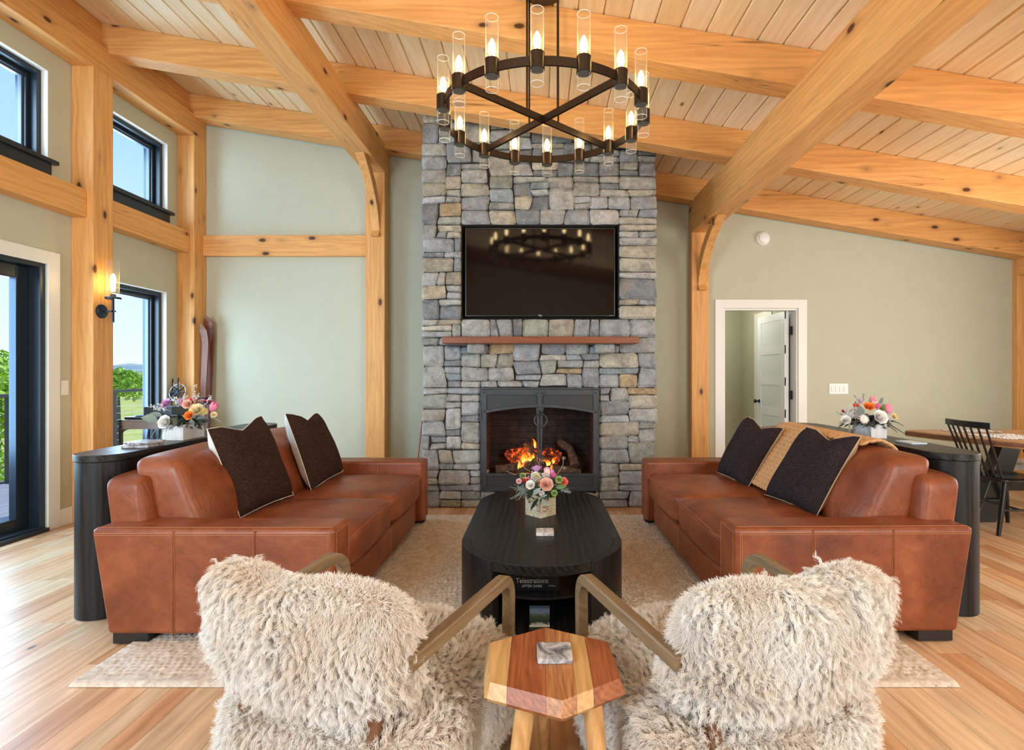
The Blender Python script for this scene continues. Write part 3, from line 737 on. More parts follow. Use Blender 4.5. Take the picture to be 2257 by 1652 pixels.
for k in (2, 6):
    a, b = cpos(k), cpos(k + 8)
    obj('cross_bar', MB().tube([(a[0], a[1], RZ), (b[0], b[1], RZ)], 1, 4, flat=(.030, .012)), ironm, cha)
for k in (0, 4, 8, 12):
    a = cpos(k + 2, .10 * 1.35)
    obj('rod', MB().tube([(a[0], a[1], RZ), (a[0], a[1], ct - .01)], .0062, 8), ironm, cha)
obj('canopy', MB().lathe([(0, -.045), (.130, -.045), (.138, -.038), (.138, -.024), (0, -.024)], (CXc, CYc, ct), 32), ironm, cha)
cuff0 = None
for k in range(16):
    x_, y_ = cpos(k)
    if cuff0 is None:
        cuff0 = obj('lamp_cuff', MB().lathe([(.0365, -.045), (.0400, -.045), (.0400, .040), (.0365, .040), (.0365, -.045)], (x_, y_, RZ), 24), ironm, cha)
        obj('glass_tube', MB().lathe([(.0355, -.118), (.0335, -.118), (.0335, .268), (.0355, .268), (.0355, -.118)], (x_, y_, RZ), 24), tubeg.m, cuff0)
        for zr in (.268, -.118): obj('glass_rim', MB().tube([(x_ + .0345 * math.cos(a), y_ + .0345 * math.sin(a), RZ + zr) for a in [2 * math.pi * i / 24 for i in range(24)]], .0016, 5, closed=True), rimm, cuff0)
        obj('socket', MB().lathe([(0, -.03), (.034, -.03), (.034, -.022), (.014, -.018), (.014, .058), (0, .058)], (x_, y_, RZ), 16), ironm, cuff0)
        obj('bulb', MB().lathe([(0, .055), (.010, .060), (.019, .082), (.0205, .105), (.016, .130), (.006, .152), (0, .157)], (x_, y_, RZ), 14), bulbm.m, cuff0)
        src = cuff0
        o = cuff0
    else:
        o = copy_tree(cuff0, cha); o.location = wm(cha).inverted() @ Vector((x_, y_, RZ - .0025))
    point('bulb_light', (x_, y_, RZ + .105), 5.0, (1, .66, .34), .018)

# ================================================================= SCONCE, DETECTOR, SWITCHES
sy = 4.687; sx0 = -3.866; sr = sx0 + .105
sc_ = empty('wall_sconce', (sx0, sy, 1.842), 'blue-black wall sconce with a clear glass tube on the left pine post', 'lamp')
obj('backplate', MB().lathe([(0, 0), (.061, 0), (.061, .012), (.050, .020), (0, .022)], (sx0, sy, 1.842), 28, axis='X'), bluemetal, sc_)
obj('arm', MB().tube([(sx0 + .015, sy, 1.842), (sr + .02, sy, 1.842)], .010, 4), hingem, sc_)
obj('stem', MB().tube([(sr, sy, 1.745), (sr, sy, 1.955)], .010, 4), hingem, sc_)
obj('cup', MB().lathe([(0, 0), (.056, 0), (.060, .006), (.060, .018), (.048, .020), (.022, .022), (.020, .045), (0, .047)], (sr, sy, 1.948), 24), bluemetal, sc_)
obj('glass_tube', MB().lathe([(.046, 0), (.0445, 0), (.0445, .325), (.046, .325), (.046, 0)], (sr, sy, 1.967), 28), tubeg.m, sc_)
bl2 = obj('bulb', MB().lathe([(0, 0), (.016, .0), (.018, .03), (.018, .13), (.010, .15), (0, .155)], (sr, sy, 2.02), 14), bulbm.m, sc_)
point('sconce_light', (sr, sy, 2.10), 1.4, (1, .62, .30), .02)
sd_ = empty('smoke_detector', (2.60, YB, PZ(526, YB)), 'round white smoke detector high on the wall above the doorway', 'smoke detector')
obj('housing', MB().lathe([(.082, 0), (.082, .012), (.074, .030), (.060, .036), (.058, .050), (.040, .060), (0, .062)], (2.60, YB, PZ(526, YB)), 32, axis='Y'), plasticw, sd_)
sw = empty('light_switch', (PX(1848, YB), YB, PZ(856, YB)), 'white four-gang light switch plate right of the doorway', 'switch')
a, b, c, d_ = PX(1827, YB), PX(1869, YB), PZ(868, YB), PZ(845, YB)
obj('plate', MB().box((a, YB - .007, c), (b, YB, d_)), plasticw, sw, bevel=.003)
for k in range(4):
    xx = a + (b - a) * (.17 + .22 * k); obj('rocker', MB().box((xx - .016, YB - .012, c + .027), (xx + .016, YB - .006, d_ - .027)), plain('rocker_white_%d' % k, (.80, .79, .76), .3), sw, bevel=.002)
sw = empty('light_switch', (XL, 4.53, 1.2), 'single white light switch between patio door and left post', 'switch')
z0_, z1_ = PZ(870, 4.535), PZ(838, 4.535)
obj('plate', MB().box((XL, 4.502, z0_), (XL + .007, 4.573, z1_)), plasticw, sw, bevel=.003)
obj('rocker', MB().box((XL + .006, 4.520, z0_ + .028), (XL + .012, 4.555, z1_ - .028)), plasticw, sw, bevel=.002)
# ================================================================= RUG
RX0, RX1, RY0, RY1 = PX(148, 2.19), PX(2121, 2.19), 2.19, YZ(1132, .02)
cell = .0085; nx = int((RX1 - RX0) / cell); ny = int((RY1 - RY0) / cell)
ii, jj = np.meshgrid(np.arange(nx + 1), np.arange(ny + 1), indexing='ij')
u = ii * cell; v = jj * cell
row = np.floor(v / .026).astype(int)
rp = nr.rand(int(ny * cell / .023) + 3) * 6.28; ra = .25 + .75 * nr.rand(int(nx * cell / .023) + 3, int(ny * cell / .023) + 3)
loop = np.abs(np.sin(u * math.pi / .030 + rp[row])) * np.abs(np.sin(v * math.pi / .026))
jt = .0045 * nr.rand(nx + 1, ny + 1)
zz = .010 + jt + .0115 * loop * ra[np.floor(u / .023).astype(int), row] + .0015 * nr.rand(nx + 1, ny + 1)
bd = np.minimum(np.minimum(ii, nx - ii), np.minimum(jj, ny - jj)) * cell
flatb = .016 + .002 * np.sin(v * 2 * math.pi / .012) * (jj % 2)
zz = np.where(bd < .055, flatb, zz); zz = np.where(bd < .004, .002, zz)
sk = (1 - jj / ny) * 0
vs = np.stack([RX0 + u + sk, RY0 + v, zz], -1).reshape(-1, 3)
idx = (ii * (ny + 1) + jj)[:-1, :-1].reshape(-1)
fs = np.stack([idx, idx + ny + 1, idx + ny + 2, idx + 1], -1)
me = bpy.data.meshes.new('rug'); me.from_pydata(vs.tolist(), [], fs.tolist()); me.polygons.foreach_set('use_smooth', [True] * len(fs))
rugm = NT('wool_rug'); co = rugm.coord((1, 1, 1), False)
rc = rugm.ramp(rugm.noise(co, 26, 4, .7), [(.30, (.48, .39, .31)), (.5, (.66, .57, .48)), (.70, (.80, .73, .64))])
fl_ = rugm.ramp(rugm.voro(rugm.coord((1, 1.3, 1), False), 60), [(.10, 1.0), (.16, 0.0)])
fl_ = rugm.math('MULTIPLY', fl_, rugm.ramp(rugm.noise(co, 5, 2), [(.44, 0.0), (.58, 1.0)]))
rugm.base(rugm.mix(fl_, rc, (.06, .045, .045))); rugm.rough(.95); rugm.bump(rugm.noise(co, 220, 2), .35, .004)
me.materials.append(rugm.m); rug = bpy.data.objects.new('rug', me); C.objects.link(rug)
tag(rug, 'beige nubby woven wool rug under the sofas and coffee table', 'rug')
RT = .016

# ================================================================= SOFAS
lea = NT('saddle_leather'); co = lea.coord((1, 1, 1)); ln = lea.noise(co, 2.6, 5, .62, .5); l2 = lea.noise(co, 14, 4, .7, .8)
lc = lea.ramp(ln, [(.28, (.125, .027, .008)), (.5, (.225, .053, .015)), (.74, (.34, .098, .034))])
lc = lea.mix(.55, lc, lea.ramp(l2, [(.35, .78), (.65, 1.2)]), 'MULTIPLY')
scr_ = lea.ramp(lea.noise(lea.coord((3, 14, 14)), 3, 3, .7, 2.0), [(.70, 0.0), (.76, .35)])
lc = lea.mix(scr_, lc, (.52, .22, .11)); lea.base(lc)
lea.rough(lea.ramp(l2, [(.3, .34), (.7, .50)])); lea.b.inputs['Specular IOR Level'].default_value = .5
crs = lea.noise(lea.coord((1.2, 3.2, 1.2)), 4.0, 3, .6, 1.6)
lea.bump(lea.math('ADD', lea.math('MULTIPLY', crs, 1.0), lea.math('MULTIPLY', lea.voro(co, 260), .03)), .22, .02)
LEA = lea.m
thr = plain('leather_stitching', (.46, .19, .085), .7)
def sofa(name, loc, rz, label, clabel):
    s = empty(name, loc, label, 'sofa', rz=rz)
    H = .553; D = 1.16
    for sg, nm in ((-1, 'arm'), (1, 'arm')):
        yo, yi = sg * 1.065, sg * .855
        poly = [(-.0, .05), (-.0, H), (-D, H), (-D + .08, .05)]
        m = MB(); n = 14
        # soft arm: prism rounded by the bevel, top face slightly crowned
        m.prism(poly if sg < 0 else poly, 'Y', yo, yi)
        a = obj('arm', m, LEA, s, world=False, bevel=.022, seg=4)
        st = MB(); yy = yo + sg * .0015
        for xx in (-.377, -.765):
            for dx in (-.007, .007):
                st.tube([(xx + dx, yy, .055), (xx + dx, yy, H - .03)], .0011, 5)
            sm_ = MB().tube([(xx, yy - sg * .002, .055), (xx, yy - sg * .002, H - .012)], .0050, 6); y9 = obj('seam', sm_, LEA, None); y9.parent = a; y9.location = y9.location - a.location
        for dz in (-.022, -.030): st.tube([(-.02, yy, H + dz), (-D + .02, yy, H + dz)], .0014, 5)
        for dx in (-.024, -.032): st.tube([(dx, yy, .055), (dx, yy, H - .02)], .0014, 5)
        for y_ in (yo - sg * .024, yi + sg * .024): st.tube([(.0012, y_, .06), (.0012, y_, H - .02)], .0014, 5)
        st.tube([(.0012, yo - sg * .02, H - .022), (.0012, yi + sg * .02, H - .022)], .0014, 5)
        for y_ in (yo - sg * .022,): st.tube([(-.02, y_, H + .0015), (-D + .02, y_, H + .0015)], .0014, 5)
        st.tube([(-.377, yi - sg * .0015, .46), (-.377, yi - sg * .0015, H - .02)], .0014, 5)
        obj('stitching', st, thr, a, world=False) if False else None
        x = obj('stitching', st, thr, None); x.parent = a; x.location = x.location - a.location
    m = MB().puff((-.515, 0, .155), (.97, 1.72, .21), 10, 14, (.004, 0, 0)); b = obj('base', m, LEA, s, world=False)
    st = MB()
    for dy in (-.007, .007): st.tube([(-.0265, dy, .06), (-.0265, dy, .25)], .0014, 5)
    x = obj('stitching', st, thr, None); x.parent = b; x.location = x.location - b.location
    for sg in (-1, 1):
        def wr(v, u):
            k = noise.noise(Vector((v.x * 5, v.y * 5 + sg * 9, v.z * 3))); k2 = noise.noise(Vector((v.x * 14, v.y * 6 + sg * 4, 1.5)))
            if u[2] > .5: v.z += .010 * k + .004 * k2
            return v
        m = MB().puff((-.405, sg * .427, .36), (.80, .845, .195), 20, 9, (.012, 0, .032), wr)
        c = obj('seat_cushion', m, LEA, s, world=False)
        st = MB(); 
        for dz in (-.008, .008):
            st.tube([(-.006 - .0, sg * .427 + t * .40, .437 + dz - .004 * abs(t) + .003 * (1 - t * t)) for t in [-1 + i / 8 for i in range(17)]], .0015, 5)
        x = obj('stitching', st, thr, None); x.parent = c; x.location = x.location - c.location
    # raked back frame
    def rk(v, u):
        t = (v.z + .19) / .38; v.x += -.05 * t + .02 * (1 - abs(u[1])) * 0; return v
    m = MB().puff((-1.07, 0, .575), (.20, 1.86, .40), 24, 12, (.006, .006, .004), rk); obj('back_frame', m, LEA, s, world=False)
    for sg in (-1, 1):
        def wr2(v, u):
            t = (v.z + .20) / .40
            v.x += -.17 * t
            k = noise.noise(Vector((v.x * 6, v.y * 4 + sg * 5, v.z * 6 + 3))); k2 = noise.noise(Vector((v.x * 10, v.y * 12, v.z * 5 + sg)))
            if u[0] > .3: v.x += .016 * k + .007 * k2
            v.z += .012 * k * max(0, u[2]) - .035 * max(0, u[2]) * (1 - u[1] ** 2) * 0
            if u[2] > .3: v.z -= .045 * (u[1] * sg * .5 + .5) ** 3 * 0
            return v
        m = MB().puff((-.855, sg * .425, .645), (.25, .85, .41), 24, 9, (.040, .004, .026), wr2)
        c = obj('back_cushion', m, LEA, s, world=False)
        st = MB(); ye = sg * .425 + sg * .0
        for q_, off in ((-1, .0), (-1, .012)):
            pts = []
            for i in range(15):
                t = i / 14; z_ = .47 + .345 * t; xx = -.775 - .17 * (t * .87 + .06) + .012
                pts.append((xx + .0, sg * (.425 + .385 - off), z_))
            st.tube(pts, .0016, 5)
        x = obj('stitching', st, thr, None); x.parent = c; x.location = x.location - c.location
    blk = plain('sofa_foot_black', (.012, .012, .014), .35)
    for sx in (-.10, -.98):
        for sg in (-1, 1):
            obj('foot', MB().box((sx - .085, sg * 1.0 - .05, .0), (sx + .085, sg * 1.0 + .05, .06)), blk, s, world=False, bevel=.003)
    return s
sL = sofa('sofa', (-.971, 3.585, RT * .3), 0, 'brown leather sofa on the left in front of the window wall', '')
sR = sofa('sofa', (.916, 3.595, RT * .3), R(181), 'brown leather sofa on the right with the chunky knit throw', '')

# ---- throw pillows from their four corners
dkm = NT('dark_woven_wool'); co = dkm.coord((1, 1, 1)); dn = dkm.noise(dkm.coord((60, 6, 60)), 3, 4, .7)
oc = dkm.node('ObjectInfo').outputs['Color']
dcol = dkm.ramp(dn, [(.35, (.020, .012, .010)), (.6, (.055, .032, .024)), (.75, (.11, .06, .04))])
dcol = dkm.mix(1, dcol, oc, 'MULTIPLY')
dcol = dkm.mix(dkm.ramp(dkm.voro(co, 130), [(.10, .8), (.18, 0.0)]), dcol, (.20, .15, .12))
dkm.base(dcol); dkm.rough(.95); dkm.b.inputs['Specular IOR Level'].default_value = .15; dkm.bump(dkm.noise(co, 240, 3, .7), .7, .006)
def pillow(name, BLc, BRc, TRc, TLc, label, backc, tint, th=.075, chop=.05):
    c = [Vector(p) for p in (BLc, BRc, TRc, TLc)]; ctr = sum(c, Vector()) / 4
    n = ((c[1] - c[0]).cross(c[3] - c[0])).normalized()
    if n.dot(Vector((0, 0, EYE)) - ctr) < 0: n = -n
    pl = empty(name, tuple(ctr - Vector((0, 0, .27))), label, 'pillow')
    sd = rnd.random() * 50
    def surf(side):
        def f(u, v):
            # edges pulled in between the corners, top edge chopped down
            uu, vv = u, v
            b = c[0] * (1 - uu) * (1 - vv) + c[1] * uu * (1 - vv) + c[2] * uu * vv + c[3] * (1 - uu) * vv
            s_, t_ = 2 * u - 1, 2 * v - 1
            pin = .020
            b = b + (ctr - b) * (pin * 4) * (max(0, 1 - s_ * s_) * t_ ** 4 + max(0, 1 - t_ * t_) * s_ ** 4) * .5
            up = ((c[3] - c[0]).normalized())
            b = b - up * chop * max(0, 1 - abs(s_ - .1) * 1.5) * max(0, v - .45) / .55
            k = (max(0, 1 - s_ ** 4) * max(0, 1 - t_ ** 4)) ** .55
            if side > 0: k *= (1 - .35 * max(0, 1 - abs(s_ - .1) * 1.8) * v ** 2)
            wob = noise.noise(Vector((u * 3, v * 3, sd))) * .012 * k
            if side < 0: wob += noise.noise(Vector((u * 9, v * 9, sd))) * .008 * k ** .5
            return b + n * side * (th * k * (1.0 if side > 0 else 1.15) + wob * (1 if side > 0 else 1)) 
        return f
    m = MB().grid(surf(1), 20, 20); o = obj('front', m, dkm.m, pl); o.color = (*tint, 1)
    m = MB().grid(surf(-1), 20, 20, flip=True); obj('back', m, backc, pl)
    # piped edge
    f = surf(1); pts = []
    for i in range(16): pts.append(f(i / 16, 0))
    for i in range(16): pts.append(f(1, i / 16))
    for i in range(16): pts.append(f(1 - i / 16, 1))
    for i in range(16): pts.append(f(0, 1 - i / 16))
    obj('seam', MB().tube(pts, .0028, 6, closed=True), backc, pl)
    return pl
linen = plain('off_white_linen', (.74, .71, .66), .9, var=.06, bump=.3, bscale=300)
tanl = plain('tan_cotton', (.56, .40, .24), .8, var=.06, bump=.25, bscale=300)
pillow('throw_pillow', P(529, 1141, 3.03), P(647, 1090, 3.60), P(576, 916, 3.55), P(456, 945, 3.0), 'dark brown and white pillow at the near end of the left sofa', linen, (1.0, .8, .7))
pillow('throw_pillow', P(686, 1081, 3.74), P(756, 1038, 4.34), P(700, 910, 4.30), P(628, 911, 3.72), 'dark brown and white pillow at the far end of the left sofa', linen, (1.0, .8, .7))
pillow('throw_pillow', P(1685, 1089, 3.62), P(1800, 1137, 3.07), P(1898, 962, 3.02), P(1777, 940, 3.5), 'blackish tan-edged pillow in front of the knit throw', tanl, (.75, .85, 1.2))
pillow('throw_pillow', P(1580, 1040, 4.28), P(1648, 1075, 3.84), P(1727, 944, 3.86), P(1646, 917, 4.30), 'blackish tan-edged pillow at the far end of the right sofa', tanl, (.75, .85, 1.2))

# ---- chunky knit throw over the right sofa back
knit = plain('chunky_wool', (.60, .34, .15), .85, var=.08, bump=.3, bscale=260)
pathT = [(1.555, .495), (1.60, .56), (1.67, .66), (1.74, .76), (1.81, .845), (1.875, .895), (1.95, .905), (2.02, .87), (2.06, .78), (2.07, .68)]
def tpath(t):
    L = [0]; 
    for a, b in zip(pathT[:-1], pathT[1:]): L.append(L[-1] + math.hypot(b[0] - a[0], b[1] - a[1]))
    s_ = t * L[-1]
    for i in range(len(L) - 1):
        if s_ <= L[i + 1] + 1e-9:
            k = (s_ - L[i]) / (L[i + 1] - L[i]); a, b = pathT[i], pathT[i + 1]; return (a[0] + (b[0] - a[0]) * k, a[1] + (b[1] - a[1]) * k)
m = MB(); ncol = 17; nrow = 25
for r_ in range(nrow):
    for c_ in range(ncol):
        t = (r_ + .5) / nrow; xx, z_ = tpath(t); x2, z2 = tpath(min(1, t + .6 / nrow)); x1_, z1_ = tpath(max(0, t - .6 / nrow))
        y = 3.02 + (c_ + .5) * .064 
        if t < .56 and y < 3.42: continue
        tan = Vector((x2 - x1_, 0, z2 - z1_)).normalized(); nn = Vector((-tan.z, 0, tan.x))
        if t < .12: y = y + (3.75 - y) * .25 * (1 - t / .12)
        for sg in (-1, 1):
            ctr = Vector((xx, y + sg * .0155, z_)) + nn * .010
            d_ = (tan + Vector((0, sg * .75, 0))).normalized()
            a_ = Vector((0, 1, 0)).cross(d_).normalized(); b_ = d_.cross(a_)
            M_ = Matrix((( b_.x, a_.x, d_.x, ctr.x), (b_.y, a_.y, d_.y, ctr.y), (b_.z, a_.z, d_.z, ctr.z), (0, 0, 0, 1)))
            m.ball((0, 0, 0), (.0150, .0115, .0285), 8, 6, T=M_)
tag(obj('knit_throw', m, knit), 'chunky tan knitted throw draped over the right sofa between its pillows', 'blanket')

# ================================================================= CONSOLES, COFFEE TABLE
def blackwood(name, axis, c0=(.006, .006, .007), c1=(.022, .021, .022), rough=.42):
    t = NT(name); sc3 = tuple(.5 if 'XYZ'[i] == axis else 16 for i in range(3))
    g1 = t.noise(t.coord(sc3), 4, 4, .65, .8)
    wv = t.node('TexWave', wave_type='RINGS', rings_direction=axis); t.link(t.coord(tuple(.22 if 'XYZ'[i] == axis else 1 for i in range(3))), wv.inputs['Vector']); wv.inputs['Scale'].default_value = 12; wv.inputs['Distortion'].default_value = 4; wv.inputs['Detail'].default_value = 2
    f = t.math('ADD', t.math('MULTIPLY', g1, .85), t.math('MULTIPLY', wv.outputs[1], .15))
    t.base(t.ramp(f, [(.35, c0), (.75, c1)])); t.b.inputs['Specular IOR Level'].default_value = .3; t.rough(t.ramp(f, [(.3, rough - .08), (.7, rough + .12)])); t.bump(f, .22, .002); return t.m
bwZ = blackwood('black_oak_z', 'Z'); bwY = blackwood('black_oak_y', 'Y', (.007, .007, .007), (.030, .028, .027), .36)
def stadium(x0, x1, y0, y1, n=36, r=None):
    r = (x1 - x0) / 2 if r is None else r; xc = (x0 + x1) / 2; pts = []
    for i in range(n + 1): a = math.pi + math.pi * i / n; pts.append((xc + r * math.cos(a), y0 + r + r * math.sin(a)))
    for i in range(n + 1): a = math.pi * i / n; pts.append((xc + r * math.cos(a), y1 - r + r * math.sin(a)))
    return pts
cL = empty('console_table', (-2.365, 3.7, 0), 'black oval-ended console table behind the left sofa', 'table')
obj('body', MB().prism(stadium(-2.505, -2.235, 2.775, 4.62), 'Z', 0, .826, smooth=True), bwZ, cL)
obj('table_top', MB().prism(stadium(-2.510, -2.228, 2.768, 4.626), 'Z', .829, .866), bwY, cL, bevel=.003)
cR = empty('console_table', (2.27, 3.7, 0), 'black oval-ended console table behind the right sofa', 'table', rz=R(1.0))
obj('body', MB().prism(stadium(-.135, .135, -.875, .93), 'Z', 0, .826, smooth=True), bwZ, cR, world=False)
obj('table_top', MB().prism(stadium(-.140, .140, -.882, .938), 'Z', .829, .866), bwY, cR, world=False, bevel=.003)

ctx, cty0, cty1, chw = .0145, 2.463, 4.148, .431
ct_ = empty('coffee_table', (ctx, 3.3, RT), 'long black oval coffee table with an open front shelf', 'table')
A0 = R(33)
def stad_out(off, a):  # point on the outline at polar angle a measured from the near tip (a=0), sides a=+-90
    r = chw - off
    if abs(a) <= math.pi / 2: return (ctx + r * math.sin(a), cty0 + chw - r * math.cos(a))
m = MB(); tk = .046
# top board: wide at the ends, inset where the four curved leg panels come through
out = []
for i in range(9): a = -A0 + 2 * A0 * i / 8; out.append(stad_out(0, a))
for i in range(13): a = A0 + (math.pi / 2 - A0) * i / 12; out.append(stad_out(tk + .0015, a))
top = out + [(ctx + chw, cty0 + chw + .004)]
far = [(x_, cty0 + cty1 - y_) for x_, y_ in top]
left = [(2 * ctx - x_, y_) for x_, y_ in top[9:]][::-1]
ring_ = top + far[::-1]
poly = ring_ + [(2 * ctx - x_, cty0 + cty1 - y_) for x_, y_ in top[9:]] [0:0]
L9 = top[9:]
poly = top + [(x_, cty0 + cty1 - y_) for x_, y_ in L9][::-1] + [(x_, cty0 + cty1 - y_) for x_, y_ in out[:9]][::-1] + [(2 * ctx - x_, cty0 + cty1 - y_) for x_, y_ in L9] + [(2 * ctx - x_, y_) for x_, y_ in L9][::-1]
obj('table_top', MB().prism(poly, 'Z', .352, .400), bwY, ct_, bevel=.0015)
for sx in (-1, 1):
    for sy_ in (0, 1):
        pts_o = [stad_out(0, A0 + .004 + (math.pi / 2 - A0 - .004) * i / 12) for i in range(13)]; pts_i = [stad_out(tk, A0 + .004 + (math.pi / 2 - A0 - .004) * i / 12) for i in range(13)]
        pp = pts_o + [(ctx + chw, cty0 + chw + .002), (ctx + chw - tk, cty0 + chw + .002)] + pts_i[::-1]
        if sx < 0: pp = [(2 * ctx - x_, y_) for x_, y_ in pp][::-1]
        if sy_: pp = [(x_, cty0 + cty1 - y_) for x_, y_ in pp][::-1]
        obj('leg_panel', MB().prism(pp, 'Z', RT + .002, .400, smooth=False), bwZ, ct_, bevel=.0015)
    xs = ctx + sx * chw
    obj('side_panel', MB().box((xs, cty0 + chw + .004, RT + .002), (xs - sx * tk, cty1 - chw - .004, .351)), bwZ, ct_)
inn = stadium(ctx - chw + .05, ctx + chw - .05, cty0 + .05, cty1 - .05)
obj('bottom_shelf', MB().prism(inn, 'Z', RT + .004, .055), bwY, ct_)
inn2 = stadium(ctx - chw + .052, ctx + chw - .052, cty0 + .14, cty1 - .14)
obj('middle_shelf', MB().prism(inn2, 'Z', .185, .195), bwY, ct_)
blackbox = plain('game_box_black', (.006, .006, .010), .4)
gb = empty('board_game_box', (-.03, 2.8, .195), 'black party game box with white lettering on the coffee table shelf', 'game box')
obj('box', MB().box((-.20, 2.68, .197), (.10, 2.98, .285)), blackbox, gb, bevel=.002)
ltw = plain('box_lettering', (.50, .50, .46), .5)
text('lettering', 'Telestrations', .036, (-.035, 2.6785, .250), (R(90), 0, 0), ltw, gb, .86)
text('lettering', 'AFTER DARK', .018, (-.035, 2.6785, .223), (R(90), 0, 0), ltw, gb, 1.0)
text('lettering', '4-8 Players', .008, (.065, 2.6785, .225), (R(90), 0, 0), ltw, gb, 1.0)
bk = NT('picture_cover'); tb = bk.node('TexCoord').outputs['Generated']; sb = bk.node('SeparateXYZ'); bk.link(tb, sb.inputs[0])
bn = bk.math('ADD', sb.outputs[2], bk.math('MULTIPLY', bk.math('SUBTRACT', bk.noise(bk.coord((1, 1, 1)), 45, 4), .5), .5))
bk.base(bk.ramp(bn, [(.12, (.55, .55, .55)), (.2, (.03, .05, .04)), (.55, (.05, .09, .05)), (.75, (.14, .22, .34)), (1, (.10, .16, .28))])); bk.rough(.3)
b_ = empty('picture_box', (0, 2.62, .056), 'small box with a landscape photo on its front, on the lower shelf', 'box')
obj('box', MB().box((-.046, 2.60, .056), (.052, 2.63, .146)), bk.m, b_)
obj('spine', MB().box((-.047, 2.597, .056), (.053, 2.604, .064)), trimm, b_)
# ---- marble coasters
def marble(name, c0, c1, c2):
    t = NT(name); n_ = t.noise(t.coord((1, 1, 1)), 14, 6, .62, 2.2); t.base(t.ramp(n_, [(.34, c0), (.5, c1), (.62, c2)])); t.rough(.22); return t.m
mbw = marble('white_grey_marble', (.20, .20, .21), (.62, .61, .60), (.80, .78, .77)); mbs = marble('smoky_marble', (.09, .09, .10), (.38, .38, .40), (.62, .60, .60))
def coaster(c, sx_, sy__, h, mt, label, rz=0, cat='coaster'):
    o = obj('coaster', MB().puff((0, 0, 0), (sx_, sy__, h), 12, 16), mt, recenter=True); o.location = (c[0], c[1], c[2] + h / 2); o.rotation_euler = (0, 0, rz); return tag(o, label, cat)
coaster((PX(1201, 2.97), 2.97, .400), .10, .10, .018, mbw, 'pale marble coaster on the black coffee table')
# ================================================================= HEXAGONAL SIDE TABLE
hexm = [timber('sheesham_light', 'Y', (.40, .20, .065), (.74, .46, .19), knot=(.16, .05, .02), kd=.07, crack=False, rough=.3, gscale=1.6),
        timber('sheesham_red', 'Y', (.13, .028, .010), (.46, .145, .045), knot=(.06, .015, .008), kd=.05, crack=False, rough=.3, gscale=2.6),
        timber('sheesham_mixed', 'Y', (.12, .03, .010), (.62, .28, .10), knot=(.07, .02, .01), kd=.10, crack=False, rough=.3, gscale=3.0)]
HT = .487
tp = [(P(px, py, YZ(py, HT)).x, YZ(py, HT)) for px, py in ((1081.4, 1415.5), (1202, 1382), (1341, 1414.6), (1365.6, 1494), (1239, 1543), (1076.7, 1501.5))]
hc = (sum(p[0] for p in tp) / 6, sum(p[1] for p in tp) / 6)
st_ = empty('side_table', (hc[0], hc[1], 0), 'faceted two-tone wooden side table between the two sheepskin chairs', 'table')
def inpoly(pts, k, side):  # clip polygon by x=k
    out = []
    for i in range(len(pts)):
        a, b = pts[i], pts[(i + 1) % len(pts)]; ia, ib = (a[0] - k) * side <= 0, (b[0] - k) * side <= 0
        if ia: out.append(a)
        if ia != ib: t = (k - a[0]) / (b[0] - a[0]); out.append((k, a[1] + (b[1] - a[1]) * t))
    return out
def sc_poly(s_): return [(hc[0] + (x_ - hc[0]) * s_, hc[1] + (y_ - hc[1]) * s_) for x_, y_ in tp]
xs = [min(p[0] for p in sc_poly(1.1)) - .01, -.083, .018, .095, .14, max(p[0] for p in sc_poly(1.1)) + .01]
layers = [(HT - .050, 1.02), (HT - .036, 1.085), (HT, 1.0)]
for k in range(5):
    a, b = xs[k] + .0003, xs[k + 1] - .0003; m = MB(); prevp = None
    # stack rings of equal vertex count by clipping a finely sampled outline
    def ringpts(s_):
        pl_ = sc_poly(s_); out = []
        ys_up, ys_dn = [], []
        for i in range(13):
            x_ = a + (b - a) * i / 12; ys = []
            for q_ in range(6):
                p_, r_ = pl_[q_], pl_[(q_ + 1) % 6]
                if (p_[0] - x_) * (r_[0] - x_) < 0: ys.append(p_[1] + (r_[1] - p_[1]) * (x_ - p_[0]) / (r_[0] - p_[0]))
            if len(ys) < 2:
                lx = min(max(x_, min(p[0] for p in pl_) + .0005), max(p[0] for p in pl_) - .0005); ys = []
                for q_ in range(6):
                    p_, r_ = pl_[q_], pl_[(q_ + 1) % 6]
                    if (p_[0] - lx) * (r_[0] - lx) < 0: ys.append(p_[1] + (r_[1] - p_[1]) * (lx - p_[0]) / (r_[0] - p_[0]))
                x_ = lx
            ys_up.append((x_, max(ys))); ys_dn.append((x_, min(ys)))
        return ys_dn + ys_up[::-1]
    vs = []; 
    for z_, s_ in layers: vs += [(x_, y_, z_) for x_, y_ in ringpts(s_)]
    N = 26; fs = [list(range(N))[::-1], list(range(2 * N, 3 * N))] + [(l * N + i, l * N + (i + 1) % N, (l + 1) * N + (i + 1) % N, (l + 1) * N + i) for l in (0, 1) for i in range(N)]
    m.add(vs, fs); obj('board', m, hexm[[0, 1, 2, 0, 1][k]], st_)
legm = timber('sheesham_leg', 'Z', (.40, .17, .055), (.72, .42, .17), knot=(.12, .04, .02), kd=.06, crack=False, rough=.3, gscale=1.4)
for (px, py, Yt, xb, yb_) in ((1160, 1552, 1.40, -.100, 1.30), (1305, 1552, 1.40, .180, 1.30), (1195, 1552, 1.60, .020, 1.78)):
    xt = PX(px, Yt); obj('leg', MB().tube([(xt, Yt, HT - .05), (xb * .4 + xt * .6, yb_ * .4 + Yt * .6, .25), (xb, yb_, 0)], [.027, .024, .017], 14), legm, st_)
coaster((PX(1222, 1.525), 1.527, HT), .100, .098, .014, mbs, 'smoky grey marble coaster on the wooden side table', R(1))
coaster((-2.335, 3.13, .866), .155, .15, .016, mbs, 'lower slate coaster of the stack on the left console', R(3))
